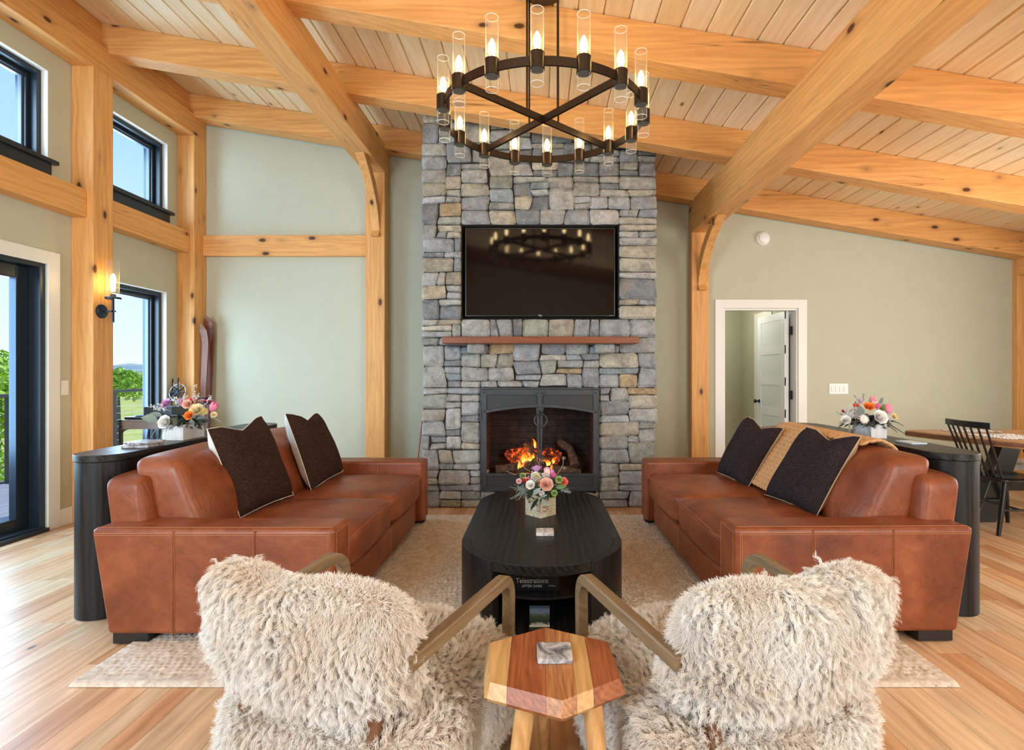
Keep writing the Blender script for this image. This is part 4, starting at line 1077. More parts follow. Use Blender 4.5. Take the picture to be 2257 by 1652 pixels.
coaster((-2.33, 3.14, .883), .150, .15, .014, mbs, 'upper slate coaster of the stack on the left console', R(-4))
coaster((2.30, 3.28, .866), .10, .14, .009, plain('pale_blue_card', (.55, .66, .80), .3), 'pale blue card lying on the right console', R(4), 'card')

# ================================================================= SHEEPSKIN CHAIRS
ash = timber('grey_ash_arm', 'Y', (.13, .08, .040), (.27, .18, .095), kd=.01, crack=False, rough=.42, gscale=1.3)
wool = NT('sheepskin'); hi = wool.node('HairInfo'); 
wc = wool.ramp(wool.noise(wool.coord((1, 1, 1)), 7, 3), [(.3, (.66, .55, .46)), (.65, (.88, .81, .73))])
wool.base(wc); wool.rough(.85); wool.b.inputs['Specular IOR Level'].default_value = .12
woolc = NT('sheepskin_lock'); woolc.rough(.75); woolc.b.inputs['Specular IOR Level'].default_value = .15
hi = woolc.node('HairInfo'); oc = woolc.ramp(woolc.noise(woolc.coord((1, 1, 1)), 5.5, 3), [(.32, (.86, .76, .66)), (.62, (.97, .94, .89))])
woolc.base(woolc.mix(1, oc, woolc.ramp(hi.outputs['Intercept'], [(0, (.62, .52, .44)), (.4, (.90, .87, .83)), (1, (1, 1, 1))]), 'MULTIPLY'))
def fur(name, src, parent, ncl, nst, L, flow, curl, seed, clump=.85, keep=None, rad=.00075):
    me = src.data; r_ = np.random.RandomState(seed); me.calc_loop_triangles()
    V = np.array([v.co[:] for v in me.vertices]) + np.array(src.location); N0 = np.array([v.normal[:] for v in me.vertices])
    T = np.array([t.vertices[:] for t in me.loop_triangles]); A, B, D = V[T[:, 0]], V[T[:, 1]], V[T[:, 2]]
    ar = np.linalg.norm(np.cross(B - A, D - A), axis=1) / 2
    if keep is not None: ar = ar * keep((A + B + D) / 3)
    pr = ar / ar.sum()
    def samp(n):
        i = r_.choice(len(T), n, p=pr); a, b = r_.rand(n), r_.rand(n); f = a + b > 1; a[f], b[f] = 1 - a[f], 1 - b[f]; c = 1 - a - b
        p = A[i] * c[:, None] + B[i] * a[:, None] + D[i] * b[:, None]; q = N0[T[i, 0]] * c[:, None] + N0[T[i, 1]] * a[:, None] + N0[T[i, 2]] * b[:, None]
        return p, q / np.linalg.norm(q, axis=1, keepdims=True)
    gp, gn = samp(ncl); K = 9; ts = np.linspace(0, 1, K)
    fl0 = np.array([flow(p, q) for p, q in zip(gp, gn)])
    sw_ = np.array([[noise.noise(Vector((p[0] * 7, p[1] * 7, p[2] * 7 + seed + 20 * k))) for k in range(3)] for p in gp])
    d0 = gn * .80 + fl0 + sw_ * .9 + r_.randn(ncl, 3) * .16; d0 /= np.linalg.norm(d0, axis=1, keepdims=True)
    d1 = gn * .25 + fl0 * 1.5 + sw_ * 1.3 + r_.randn(ncl, 3) * .25; d1 /= np.linalg.norm(d1, axis=1, keepdims=True)
    Lc = L * (.7 + .6 * r_.rand(ncl)); u1 = np.cross(d0, r_.randn(ncl, 3)); u1 /= np.linalg.norm(u1, axis=1, keepdims=True); u2 = np.cross(d0, u1)
    ph = r_.rand(ncl) * 6.28; fr = 1.0 + r_.rand(ncl) * 1.3
    G = np.zeros((ncl, K, 3))
    for k, t in enumerate(ts):
        G[:, k] = gp + (d0 * (t - .5 * t * t)[..., None] + d1 * (.5 * t * t)) * Lc[:, None] if False else gp + d0 * (Lc * (t - .5 * t * t))[:, None] + d1 * (Lc * .5 * t * t)[:, None]
        an = ph + fr * t * 6.28; am = (curl * t ** .7)
        G[:, k] += (u1 * np.cos(an)[:, None] + u2 * np.sin(an)[:, None]) * am
    kd = kdtree.KDTree(ncl)
    for i, p in enumerate(gp): kd.insert(p, i)
    kd.balance()
    sp_, sn = samp(nst); own = np.array([kd.find(p)[1] for p in sp_])
    off = sp_ - gp[own]; S = np.zeros((nst, K, 3)); jit = r_.randn(nst, 3) * .0028; ls = (.75 + .35 * r_.rand(nst)); ph2 = r_.rand(nst) * 6.28
    for k, t in enumerate(ts):
        tt = np.minimum(1, t * ls) * (K - 1); i0 = np.clip(np.floor(tt).astype(int), 0, K - 2); w_ = (tt - i0)[:, None]
        g_ = G[own, i0] * (1 - w_) + G[own, i0 + 1] * w_
        S[:, k] = g_ + off * (1 - clump * t ** .8) + jit * t + .0016 * t * np.stack([np.sin(ph2 + 9 * t), np.cos(ph2 + 9 * t), np.sin(ph2 * 2 + 7 * t)], -1)
    # short dense underfur so no skin shows at the partings
    nu_ = nst // 2; up_, un = samp(nu_); U = np.zeros((nu_, K, 3)); ud = un + r_.randn(nu_, 3) * .45; ud /= np.linalg.norm(ud, axis=1, keepdims=True); fu = np.array([0, 0, -.5]); ul = L * (.35 + .35 * r_.rand(nu_))
    for k, t in enumerate(ts): U[:, k] = up_ + ud * (ul * t)[:, None] + fu * (ul * t * t * .6)[:, None]
    S = np.concatenate([S, U]); nst += nu_
    cu = bpy.data.hair_curves.new(name); cu.add_curves([K] * nst)
    cu.points.foreach_set('position', S.reshape(-1).astype(np.float32))
    ra_ = (rad * (1.05 - .75 * ts))[None, :].repeat(nst, 0).reshape(-1).astype(np.float32)
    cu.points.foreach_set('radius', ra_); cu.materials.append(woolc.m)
    o = bpy.data.objects.new(name, cu); C.objects.link(o); o.parent = parent; o['kind'] = 'stuff'; return o
def fur_chair(loc, rz, label, seed, mir):
    c = empty('sheepskin_armchair', loc, label, 'armchair', rz=rz)
    # local frame: +y faces the fireplace, x to the right, origin on the floor under the front of the arms
    for sg in (-1, 1):
        x = sg * .350; pts = []
        pts += [(x - sg * .045, -.585, .562), (x - sg * .022, -.35, .576), (x, -.11, .590), (x, -.09, .590)]
        for i in range(1, 7): a = math.pi / 2 * i / 6; pts.append((x, -.09 + .075 * math.sin(a), .515 + .075 * math.cos(a)))
        pts += [(x, -.018, .40), (x, -.035, .20), (x, -.055, .0)]
        obj('arm', MB().tube(pts, 1, 4, flat=(.0270, .0300), up=(1, 0, 0)) if False else MB().tube(pts, 1, 4, flat=(.0290, .0255)), ash, c, world=False, bevel=.005)
        x2 = sg * .215
        obj('leg', MB().tube([(x2, -.63, .0), (x2, -.59, .30), (x2, -.58, .50)], 1, 4, flat=(.024, .024)), timber_dark, c, world=False, bevel=.003)
    def lump(v, u):
        k = noise.noise(Vector((v.x * 4 + seed, v.y * 4, v.z * 4)))
        return v * (1 + .05 * k)
    def bk_(v, u):
        v = lump(v, u); t = v.z / .16
        v.y += -.035 * t + .05 * (v.x / .29) ** 2            # raked and wrapped round the sitter
        v.z += -.018 * max(0, 1 - (v.x / .12) ** 2) * max(0, u[2])
        return v
    back = obj('back_pad', MB().puff((-.028 * mir, -.60, .590), (.63, .125, .335), 16, 4.0, (0, .02, 0), bk_), wool.m, c, world=False)
    def st2(v, u):
        v = lump(v, u)
        if v.z < 0: v.x *= 1 - .06 * (-v.z / .15)
        return v
    seat = obj('seat_pad', MB().puff((0, -.270, .235), (.765, .68, .32), 18, 5.0, (.01, .02, .03), st2), wool.m, c, world=False)
    def f1(p, q): return np.array([p[0] * .5 + .25 * math.sin(p[0] * 17 + p[2] * 9), -.25 * (q[2] > .6), -.55])
    def f2(p, q): return np.array([p[0] * .6, .15 * (q[2] > .5), -.55 * (q[2] < .5)])
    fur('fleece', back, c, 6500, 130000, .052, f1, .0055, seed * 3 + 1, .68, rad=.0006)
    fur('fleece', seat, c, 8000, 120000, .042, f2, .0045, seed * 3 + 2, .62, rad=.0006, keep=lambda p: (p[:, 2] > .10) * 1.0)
    return c
timber_dark = plain('walnut_leg', (.16, .065, .028), .4, var=.2)
fur_chair((-.432, 1.99, 0), R(-19), 'white sheepskin armchair with curved ash arms, on the left in the foreground', 3, 1)
fur_chair((.480, 1.99, 0), R(17), 'white sheepskin armchair with curved ash arms, on the right in the foreground', 8, -1)
# ================================================================= DINING END
blkw = plain('black_lacquer', (.010, .010, .011), .28, var=.0)
liv = timber('live_edge_slab', 'Y', (.30, .13, .05), (.52, .30, .14), knot=(.06, .025, .012), kd=.09, crack=False, rough=.35)
bark = plain('bark_edge', (.17, .075, .035), .7, var=.5, bump=.6, bscale=40)
def slab(name, poly, z0_, z1_, label, cat):
    t = empty(name, (sum(p[0] for p in poly) / len(poly), sum(p[1] for p in poly) / len(poly), 0), label, cat)
    obj('slab', MB().prism(poly, 'Z', z0_, z1_), liv, t, bevel=.008)
    xc = sum(p[0] for p in poly) / len(poly); yc = sum(p[1] for p in poly) / len(poly)
    m = MB(); N = len(poly); vs = []
    for z_, s_ in ((z0_ + .002, -.006), (z0_ + .3 * (z1_ - z0_), .003), (z1_ - .012, .0015), (z1_ - .006, -.004)):
        for (x_, y_) in poly:
            d_ = Vector((x_ - xc, y_ - yc)); d_.normalize(); k = s_ + rnd.uniform(-.002, .002) * (z_ < z1_ - .008); vs.append((x_ + d_.x * k, y_ + d_.y * k, z_))
    m.add(vs, [(l * N + i, l * N + (i + 1) % N, (l + 1) * N + (i + 1) % N, (l + 1) * N + i) for l in range(3) for i in range(N)])
    obj('bark_edge', m, bark, t); return t
edge = [(3.45, 5.00), (3.47, 4.93), (3.515, 4.75), (3.585, 4.55), (3.64, 4.38), (3.70, 4.22), (3.76, 4.08), (3.80, 3.9), (3.88, 3.65), (3.95, 3.45)]
poly = [(4.9, 3.42), (5.0, 4.2), (4.95, 4.95), (4.6, 5.05), (4.2, 5.09), (3.8, 5.09), (3.55, 5.06)] + edge
dt = slab('dining_table', poly, .705, .760, 'live-edge wooden dining table with black legs at the right edge', 'table')
obj('trestle', MB().prism([(3.80, 0), (3.98, 0), (4.22, .705), (4.05, .705)], 'Y', 4.62, 4.74), blkw, dt, bevel=.004)
obj('trestle', MB().prism([(4.55, 0), (4.75, 0), (4.45, .705), (4.28, .705)], 'Y', 4.62, 4.74), blkw, dt, bevel=.004)
obj('crossbeam', MB().box((3.92, 4.64, .27), (4.6, 4.72, .36)), blkw, dt, bevel=.003)
matm = NT('white_knit_mat'); mv = matm.voro(matm.coord((1, 1, 1)), 75); matm.base(matm.ramp(mv, [(.25, (.85, .85, .84)), (.55, (.75, .75, .75)), (.8, (.10, .08, .08))])); matm.rough(.9); matm.bump(mv, .8, .01)
def placemat(x0_, x1_, y0_, y1_, sk, label):
    def f(u, v): return Vector((x0_ + (x1_ - x0_) * u + sk * v, y0_ + (y1_ - y0_) * v, .7625 + .004 * abs(math.sin(u * 50)) * abs(math.sin(v * 45))))
    m = MB().grid(f, 60, 40); m.add([f(0, 0) - Vector((0, 0, .002)), f(1, 0) - Vector((0, 0, .002)), f(1, 1) - Vector((0, 0, .002)), f(0, 1) - Vector((0, 0, .002))], [(0, 3, 2, 1)])
    tag(obj('placemat', m, matm.m), label, 'placemat')
placemat(3.80, 4.22, 4.83, 5.03, -.02, 'farther white woven placemat on the dining table')
placemat(3.80, 4.25, 4.30, 4.66, -.10, 'nearer white woven placemat on the dining table')
bn_ = slab('bench', [(4.02, 4.98), (4.10, 4.90), (4.5, 4.88), (5.1, 4.90), (5.1, 5.22), (4.5, 5.26), (4.08, 5.22)], .42, .455, 'live-edge bench behind the dining table', 'bench')
for x_ in (4.2, 4.95): obj('leg', MB().prism([(x_ - .05, 0), (x_ + .05, 0), (x_ + .03, .42), (x_ - .03, .42)], 'Y', 4.96, 5.16), blkw, bn_, bevel=.003)
def ff_(u, v): return Vector((4.06 + .9 * u, 4.885 - .0 + .30 * v, .462 + .012 * noise.noise(Vector((u * 14, v * 8, 2))) + .01 * math.sin(math.pi * v)))
m = MB().grid(ff_, 40, 12); m.grid(lambda u, v: Vector((4.06 + .9 * u, 4.885 - .012, .462 - .055 * v + .008 * noise.noise(Vector((u * 20, v * 3, 5))))), 40, 4)
tag(obj('sheepskin_throw', m, wool.m), 'small white sheepskin hanging over the bench front', 'sheepskin')
# ---- spindle chair
cs = empty('dining_chair', (3.87, 4.43, 0), 'black spindle-back dining chair tucked under the live-edge table', 'chair')
def sh(v, u):
    if u[2] > 0: v.z -= .012 * max(0, 1 - (v.x / .17) ** 2) * max(0, 1 - (v.y / .17) ** 2)
    return v
obj('seat', MB().puff((3.86, 4.41, .442), (.44, .46, .036), 16, 5, (0, 0, 0), sh), blkw, cs)
for (xt, yt, xb, yb_) in ((3.74, 4.26, 3.665, 4.235), (3.74, 4.56, 3.665, 4.60), (3.99, 4.28, 4.06, 4.23), (3.99, 4.55, 4.08, 4.62)):
    obj('leg', MB().tube([(xt, yt, .43), ((xt + xb) / 2, (yt + yb_) / 2, .22), (xb, yb_, 0)], [.019, .021, .015], 12), blkw, cs)
obj('stretcher', MB().tube([(3.70, 4.25, .20), (4.03, 4.25, .20)], .009, 8), blkw, cs)
obj('stretcher', MB().tube([(3.70, 4.58, .20), (4.03, 4.59, .20)], .009, 8), blkw, cs)
obj('stretcher', MB().tube([(3.86, 4.25, .20), (3.86, 4.59, .20)], .009, 8), blkw, cs)
rl = [(3.505 - .03 * math.sin(math.pi * i / 10), 4.12 + .45 * i / 10, .885) for i in range(11)]
obj('crest_rail', MB().tube(rl, 1, 4, flat=(.036, .013), up=(0, 0, 1)), blkw, cs, bevel=.005)
for i in range(7):
    t = i / 6; yt = 4.15 + .39 * t; yb_ = 4.23 + .34 * t
    obj('spindle', MB().tube([(3.505 - .03 * math.sin(math.pi * (yt - 4.12) / .45), yt, .865), (3.69 - .02 * math.sin(math.pi * t), yb_, .455)], [.0085, .0105], 8), blkw, cs)

# ================================================================= LEFT CORNER CLUTTER
gst = plain('grey_green_steel', (.06, .075, .085), .45, metal=.2)
gtop = plain('weathered_table_top', (.22, .19, .17), .6, var=.2)
tx0, tx1, ty0, ty1 = -3.92, -3.42, 4.95, 5.38
rt = empty('record_table', ((tx0 + tx1) / 2, (ty0 + ty1) / 2, 0), 'small grey metal table with curved corner braces by the low window', 'table')
obj('table_top', MB().box((tx0, ty0, .845), (tx1, ty1, .860)), gtop, rt, bevel=.002)
obj('apron', MB().box((tx0 + .01, ty0 + .005, .775), (tx1 - .01, ty0 + .02, .845)).box((tx0 + .01, ty1 - .02, .775), (tx1 - .01, ty1 - .005, .845)), gtop, rt)
for x_ in (tx0 + .012, tx1 - .012):
    for y_ in (ty0 + .012, ty1 - .012):
        sx_ = 1 if x_ < (tx0 + tx1) / 2 else -1
        arc = [(x_ + sx_ * (.10 - .10 * math.sin(a)), y_ - .010, .775 - (.10 - .10 * math.cos(a))) for a in [math.pi / 2 * i / 8 for i in range(9)]]
        lg = MB().box((x_ - .012, y_ - .012, 0), (x_ + .012, y_ + .012, .86))
        poly = [(x_, .775), (x_ + sx_ * .11, .775)] + [(p[0] + 0, p[2]) for p in arc] + [(x_, .66)]
        lg.prism(poly, 'Y', y_ - .014, y_ - .008)
        obj('leg', lg, gst, rt)
        obj('bolt', MB().ball((x_ + sx_ * .02, y_ - .016, .80), .006, 8, 5), steelm, rt)
rp = empty('record_player', (tx0 + .24, 5.1, .86), 'low dark record player on the grey metal table', 'record player')
obj('plinth', MB().box((tx0 + .02, 4.99, .862), (tx0 + .34, 5.30, .885)), blackm, rp, bevel=.004)
obj('platter', MB().lathe([(0, 0), (.13, 0), (.135, .006), (.135, .010), (0, .012)], (tx0 + .17, 5.14, .885), 28), plain('vinyl', (.02, .02, .02), .3), rp)
bs = empty('speaker_box', (-3.60, 5.2, .862), 'dark grey box standing on the small metal table', 'speaker')
obj('case', MB().box((-3.77, 5.06, .886), (-3.50, 5.30, .975)), plain('charcoal_case', (.035, .045, .055), .5), bs, bevel=.004)
obj('handle', MB().tube([(-3.74, 5.055, .90), (-3.72, 5.045, .905), (-3.55, 5.045, .905), (-3.53, 5.055, .90)], .004, 6), blackm, bs)
obj('cable', MB().tube([(tx0 + .08, 5.3, .86), (tx0 + .10, 5.2, .78), (tx0 + .09, 5.18, .62), (tx0 + .15, 5.22, .5), (tx0 + .22, 5.3, .40)], .005, 6), blackm, bs)
skm = timber('old_ski_wood', 'Z', (.10, .030, .014), (.26, .085, .035), kd=.02, crack=False, rough=.35)
def ski(xc, yc, lean, ztop, w_, label):
    t = empty('ski', (xc, yc - lean, 0), label, 'ski'); m = MB(); n = 24; vs = []; prof = []
    for i in range(n + 1):
        z_ = ztop * i / n; hw = w_ * (.5 - .10 * math.sin(math.pi * min(1, z_ / (ztop * .9)))) ; d_ = ztop - z_
        if d_ < .09: hw = w_ * .5 * math.sqrt(max(0, 1 - ((.09 - d_) / .09) ** 2)) + .002
        y_ = yc - lean * (1 - z_ / ztop) - (.10 * max(0, (z_ - ztop * .86) / (ztop * .14)) ** 2)
        vs += [(xc - hw, y_, z_), (xc + hw, y_, z_), (xc + hw, y_ + .014, z_), (xc - hw, y_ + .014, z_)]
    fs = [(i * 4 + k, i * 4 + (k + 1) % 4, (i + 1) * 4 + (k + 1) % 4, (i + 1) * 4 + k) for i in range(n) for k in range(4)] + [(3, 2, 1, 0), (n * 4, n * 4 + 1, n * 4 + 2, n * 4 + 3)]
    m.add(vs, fs); obj('ski_body', m, skm, t)
    obj('binding', MB().box((xc - .035, yc - lean * .5 - .03, .95), (xc + .035, yc - lean * .5 + .01, 1.02)), hingem, t, bevel=.004); return t
ski(PX(462, 6.10), 6.125, .14, 1.955, .100, 'old wooden ski leaning in the corner beside the corner post')
ski(PX(450, 6.00), 6.03, .12, 1.86, .075, 'second old wooden ski half behind the first in the corner')
def pole(x_, y_, z_, rr_, label, sh_):
    t = empty('ski_pole', (x_, y_ - .1, 0), label, 'ski pole')
    obj('shaft', MB().tube([(x_ + sh_, y_ - .12, 0), (x_, y_, z_ + .16)], .007, 8), hingem, t)
    obj('tip', MB().tube([(x_, y_, z_ + .02), (x_ + .004, y_ + .004, z_ + .11)], .010, 8), plain('white_pole_tip', (.8, .8, .8), .4), t)
    obj('tip_band', MB().tube([(x_, y_, z_ - .01), (x_, y_, z_ + .02)], .0105, 8), plain('red_pole_band', (.35, .02, .02), .4), t)
    obj('basket', MB().tube([(x_ + rr_ * math.cos(a), y_ - .01 + .3 * rr_ * math.sin(a), z_ + rr_ * math.sin(a)) for a in [2 * math.pi * i / 24 for i in range(24)]], .0055, 6, closed=True), plain('cane_basket', (.45, .43, .40), .4), t)
    m = MB()
    for k in range(4):
        a = math.pi * k / 4; c_, s_ = math.cos(a) * rr_, math.sin(a) * rr_
        m.tube([(x_ - c_, y_ - .01 - .3 * s_, z_ - s_), (x_ + c_, y_ - .01 + .3 * s_, z_ + s_)], .009, 6)
    obj('basket_webbing', m, hingem, t)
pole(PX(393, 5.80), 5.80, PZ(864, 5.8), .088, 'ski pole with a round webbed basket leaning against the corner post', .05)
pole(PX(381, 5.84), 5.84, PZ(866, 5.84), .080, 'second ski pole basket just left behind the first', .02)
o = obj('fireplace_rod', MB().tube([(PX(917, 5.9), 5.80, 0), (PX(933, 6.1), 6.15, .93)], .007, 8), plain('red_rod', (.42, .06, .03), .4)); tag(o, 'thin red rod leaning on the wall left of the chimney', 'rod')

# ================================================================= FLOWERS
def leafm(name, c, rough=.5): return plain(name, c, rough, var=.25)
LGREY = leafm('dusty_grey_leaf', (.13, .15, .145)); LDARK = leafm('dark_green_leaf', (.015, .035, .025), .35); LGREEN = leafm('green_leaf', (.10, .20, .04)); LSAGE = leafm('sage_leaf', (.26, .32, .28)); LBLACK = leafm('charcoal_fern', (.030, .038, .038))
PET = {k: plain('petal_' + k, c, .6, var=.10) for k, c in dict(white=(.86, .84, .80), cream=(.86, .74, .45), orange=(.85, .24, .04), red=(.75, .05, .06), coral=(.85, .18, .14), pink=(.85, .25, .36), lilac=(.66, .34, .62), blush=(.88, .52, .40), magenta=(.60, .08, .24), yellow=(.80, .66, .25), palepink=(.86, .55, .58), green=(.30, .42, .12)).items()}
STW = plain('pale_berry', (.62, .62, .60), .6)
def frame_of(d):
    d = Vector(d).normalized(); u = Vector((0, 0, 1)) if abs(d.z) < .9 else Vector((1, 0, 0)); x = u.cross(d).normalized(); y = d.cross(x)
    return Matrix(((x.x, y.x, d.x, 0), (x.y, y.y, d.y, 0), (x.z, y.z, d.z, 0), (0, 0, 0, 1)))
def petal(m, T, r, h, wd, open_, n=5):
    # cupped petal rising from the axis base, radius r at its lip
    def f(u, v):
        a = (u - .5) * wd; z_ = h * v; rr_ = r * (.25 + .75 * v ** open_) * (1 + .04 * math.cos(u * 9)); z_ -= h * .22 * (2 * u - 1) ** 2 * v
        rr_ += .12 * r * max(0, v - .75) * 4
        return Vector((rr_ * math.cos(a), rr_ * math.sin(a), z_))
    m.grid(f, n, n, T=T)
def rose(c, d, r, mat_, par, layers=4, name='rose'):
    T0 = Matrix.Translation(c) @ frame_of(d); m = MB()
    for l in range(layers):
        k = 3 + l; rl_ = r * (.28 + .72 * l / (layers - 1)); h = r * (1.15 - .32 * l / (layers - 1))
        for i in range(k):
            petal(m, T0 @ Matrix.Translation((0, 0, -r * .35)) @ Matrix.Rotation(2 * math.pi * (i + .37 * l) / k, 4, 'Z'), rl_, h, 2.2 * math.pi / k * 1.25, .55 + .12 * l)
    return obj(name, m, PET[mat_], par)
def tulip(c, d, r, mat_, par, name='tulip'):
    T0 = Matrix.Translation(c) @ frame_of(d); m = MB()
    for i in range(6):
        def f(u, v):
            a = (u - .5) * 1.5 * (1 - v ** 3 * .9); rr_ = r * (math.sin(math.pi * (.12 + .72 * v)) ** .8) * (.92 if i % 2 else 1)
            return Vector((rr_ * math.cos(a), rr_ * math.sin(a), (v - .5) * r * 2.9))
        m.grid(f, 4, 7, T=T0 @ Matrix.Rotation(math.pi / 3 * i, 4, 'Z'))
    return obj(name, m, PET[mat_], par)
def mum(c, d, r, mat_, par, name='chrysanthemum'):
    T0 = Matrix.Translation(c) @ frame_of(d); m = MB(); rr_ = random.Random(int(c[0] * 1000))
    for l in range(4):
        for i in range(10 + 3 * l):
            a = 2 * math.pi * (i + .3 * l) / (10 + 3 * l); L = r * (.45 + .18 * l); tilt = .95 - .30 * l; w_ = r * .10
            dx, dy = math.cos(a), math.sin(a); p0 = Vector((dx * r * .05, dy * r * .05, 0)); p1 = Vector((dx * L, dy * L, L * tilt * .7 + rr_.uniform(-.1, .1) * r)); s_ = Vector((-dy, dx, 0)) * w_; pm = (p0 + p1) * .55
            m.add([p0 - s_ * .4, p0 + s_ * .4, pm + s_, p1, pm - s_], [(0, 1, 2, 3, 4)], True, T0)
    return obj(name, m, PET[mat_], par)
def leaf(m, b, d, L, w_, droop=.25, roll=0.0, n=6):
    b = Vector(b); d = Vector(d).normalized(); sd_ = d.cross(Vector((0, 0, 1)))
    if sd_.length < .01: sd_ = Vector((1, 0, 0))
    sd_ = (Matrix.Rotation(roll, 3, d) @ sd_).normalized(); up_ = sd_.cross(d)
    def f(u, v):
        s_ = (v - .5) * 2; w = w_ / 2 * math.sin(math.pi * min(1, u ** .75)) ** .8 if u < 1 else 0
        return b + d * L * u + Vector((0, 0, -droop * L * u * u)) + sd_ * s_ * w + up_ * abs(s_) * w * .25
    m.grid(f, n, 2)
def fern(m, b, d, L, droop=.5, pl=.22, n=11):
    b = Vector(b); d = Vector(d).normalized(); pts = [b + d * L * i / n + Vector((0, 0, -droop * L * (i / n) ** 2)) for i in range(n + 1)]
    m.tube(pts, [.0012] * (n + 1), 4)
    for i in range(1, n):
        t = (pts[i + 1] - pts[i]).normalized(); s_ = t.cross(Vector((0, 0, 1))).normalized()
        for q_ in (-1, 1): leaf(m, pts[i], t * .7 + s_ * q_ + Vector((0, 0, -.15)), L * pl * (1 - .75 * (i / n) ** 1.5), L * .055, .1, .3, 3)
def sprig(m, b, d, L, nb, r=.0032, wob=.25, seed=0, berries=True):
    rr_ = random.Random(seed); b = Vector(b); d = Vector(d).normalized(); pts = [b]
    for i in range(6): pts.append(pts[-1] + (d + Vector([rr_.uniform(-wob, wob) for _ in range(3)])).normalized() * L / 6)
    m.tube(pts, .0011, 4)
    if berries:
        for k in range(nb):
            p = pts[1 + int(5 * k / nb)].lerp(pts[min(6, 2 + int(5 * k / nb))], rr_.random()) + Vector([rr_.uniform(-1, 1) * r * 2.4 for _ in range(3)]); m.ball(p, r * rr_.uniform(.8, 1.3), 6, 4)
def foliage(par, centre, z_, rx, ry, n, mats_, seed, Ls=(.05, .085), up_=.35):
    rr_ = random.Random(seed)
    bag = {id(mm): (mm, MB()) for mm in mats_}
    for k in range(n):
        a = rr_.uniform(0, 6.283); q_ = rr_.random(); b = Vector((centre[0] + rx * .55 * q_ * math.cos(a), centre[1] + ry * .55 * q_ * math.sin(a), z_ + rr_.uniform(0, .035)))
        d = Vector((math.cos(a) * (.5 + q_), math.sin(a) * (.5 + q_) * ry / rx, rr_.uniform(-.2, up_ + .7 * (1 - q_))))
        mm = rr_.choice(mats_); L = rr_.uniform(*Ls)
        leaf(bag[id(mm)][1], b, d, L, L * rr_.uniform(.35, .6), rr_.uniform(.0, .5), rr_.uniform(-.9, .9))
    for mm, mb in bag.values():
        if mb.v: o_ = obj('foliage', mb, mm, par); o_['kind'] = 'stuff'
def box_planter(par, c, sx_, sy__, h, mt, rz=0):
    m = MB(); T = Matrix.Translation(c) @ Matrix.Rotation(rz, 4, 'Z'); t = .009
    m.box((-sx_ / 2, -sy__ / 2, 0), (sx_ / 2, -sy__ / 2 + t, h), T).box((-sx_ / 2, sy__ / 2 - t, 0), (sx_ / 2, sy__ / 2, h), T).box((-sx_ / 2, -sy__ / 2 + t, 0), (-sx_ / 2 + t, sy__ / 2 - t, h), T).box((sx_ / 2 - t, -sy__ / 2 + t, 0), (sx_ / 2, sy__ / 2 - t, h), T).box((-sx_ / 2 + t, -sy__ / 2 + t, 0), (sx_ / 2 - t, sy__ / 2 - t, h * .8), T)
    return obj('planter_box', m, mt, par)
ww = timber('whitewashed_wood', 'Z', (.58, .60, .62), (.82, .82, .80), knot=(.2, .2, .2), kd=.02, crack=False, rough=.6)
F = Vector((0, -1, .35))
# left console bouquet
c1 = Vector((-2.355, 3.52, .866)); g1 = empty('flower_arrangement', tuple(c1), 'flower arrangement in a whitewashed box on the left console', 'flowers')
box_planter(g1, c1, .135, .215, .10, ww)
def at(crop, sc_, ox, oy, Y): return P(ox + crop[0] / sc_, oy + crop[1] / sc_, Y)
A1 = lambda x_, y_, Y=3.45: at((x_, y_), 9.177, 300, 820, Y)
foliage(g1, (c1.x, c1.y), .955, .17, .16, 120, [LGREY, LDARK, LSAGE, LGREY], 11, (.05, .10))
rose(A1(600, 1010, 3.40), F + Vector((-.2, 0, 0)), .040, 'white', g1, 5)
rose(A1(1080, 880, 3.39), F, .027, 'orange', g1, 4)
rose(A1(1080, 620, 3.50), Vector((.1, -.5, 1)), .038, 'coral', g1, 4, 'ranunculus')
rose(A1(1045, 650, 3.44), F, .028, 'blush', g1, 4)
rose(A1(1240, 770, 3.44), F + Vector((.1, 0, .3)), .038, 'cream', g1, 5, 'ranunculus')
mum(A1(1370, 790, 3.46), F + Vector((.4, 0, .1)), .030, 'yellow', g1)
tulip(A1(1570, 690, 3.50), Vector((.5, -.2, .8)), .026, 'pink', g1)
tulip(A1(905, 600, 3.50), Vector((-.1, -.1, 1)), .018, 'lilac', g1)
rose(A1(620, 640, 3.50), F + Vector((-.3, 0, .4)), .031, 'lilac', g1, 4, 'carnation')
rose(A1(1330, 600, 3.58), Vector((.1, -.3, 1)), .022, 'palepink', g1, 4, 'carnation'); rose(A1(1450, 600, 3.58), Vector((.3, -.3, 1)), .020, 'magenta', g1, 4, 'carnation')
rose(A1(1570, 860, 3.47), F + Vector((.6, 0, 0)), .018, 'cream', g1, 3, 'ranunculus')
m = MB()
for k, (a, b, e_) in enumerate(((1160, 600, (1170, 260)), (1190, 620, (1240, 450)), (1400, 650, (1500, 480)), (850, 700, (760, 520)), (700, 780, (280, 660)), (600, 760, (470, 640)), (960, 600, (1010, 480)), (860, 650, (830, 500)), (500, 760, (380, 720)))):
    p0, p1 = A1(a, b, 3.48), A1(e_[0], e_[1], 3.46); sprig(m, p0, p1 - p0, (p1 - p0).length, 16, .0042, .12, k)
obj('berry_sprig', m, STW, g1)['kind'] = 'stuff'
m = MB(); 
for a, b in (((480, 1050), (290, 1280)), ((560, 1060), (500, 1290)), ((1500, 900), (1720, 960)), ((640, 1100), (610, 1180))):
    p0, p1 = A1(*a, 3.40), A1(*b, 3.38); fern(m, p0, p1 - p0, (p1 - p0).length * 1.05, .15)
obj('fern_frond', m, LSAGE, g1)
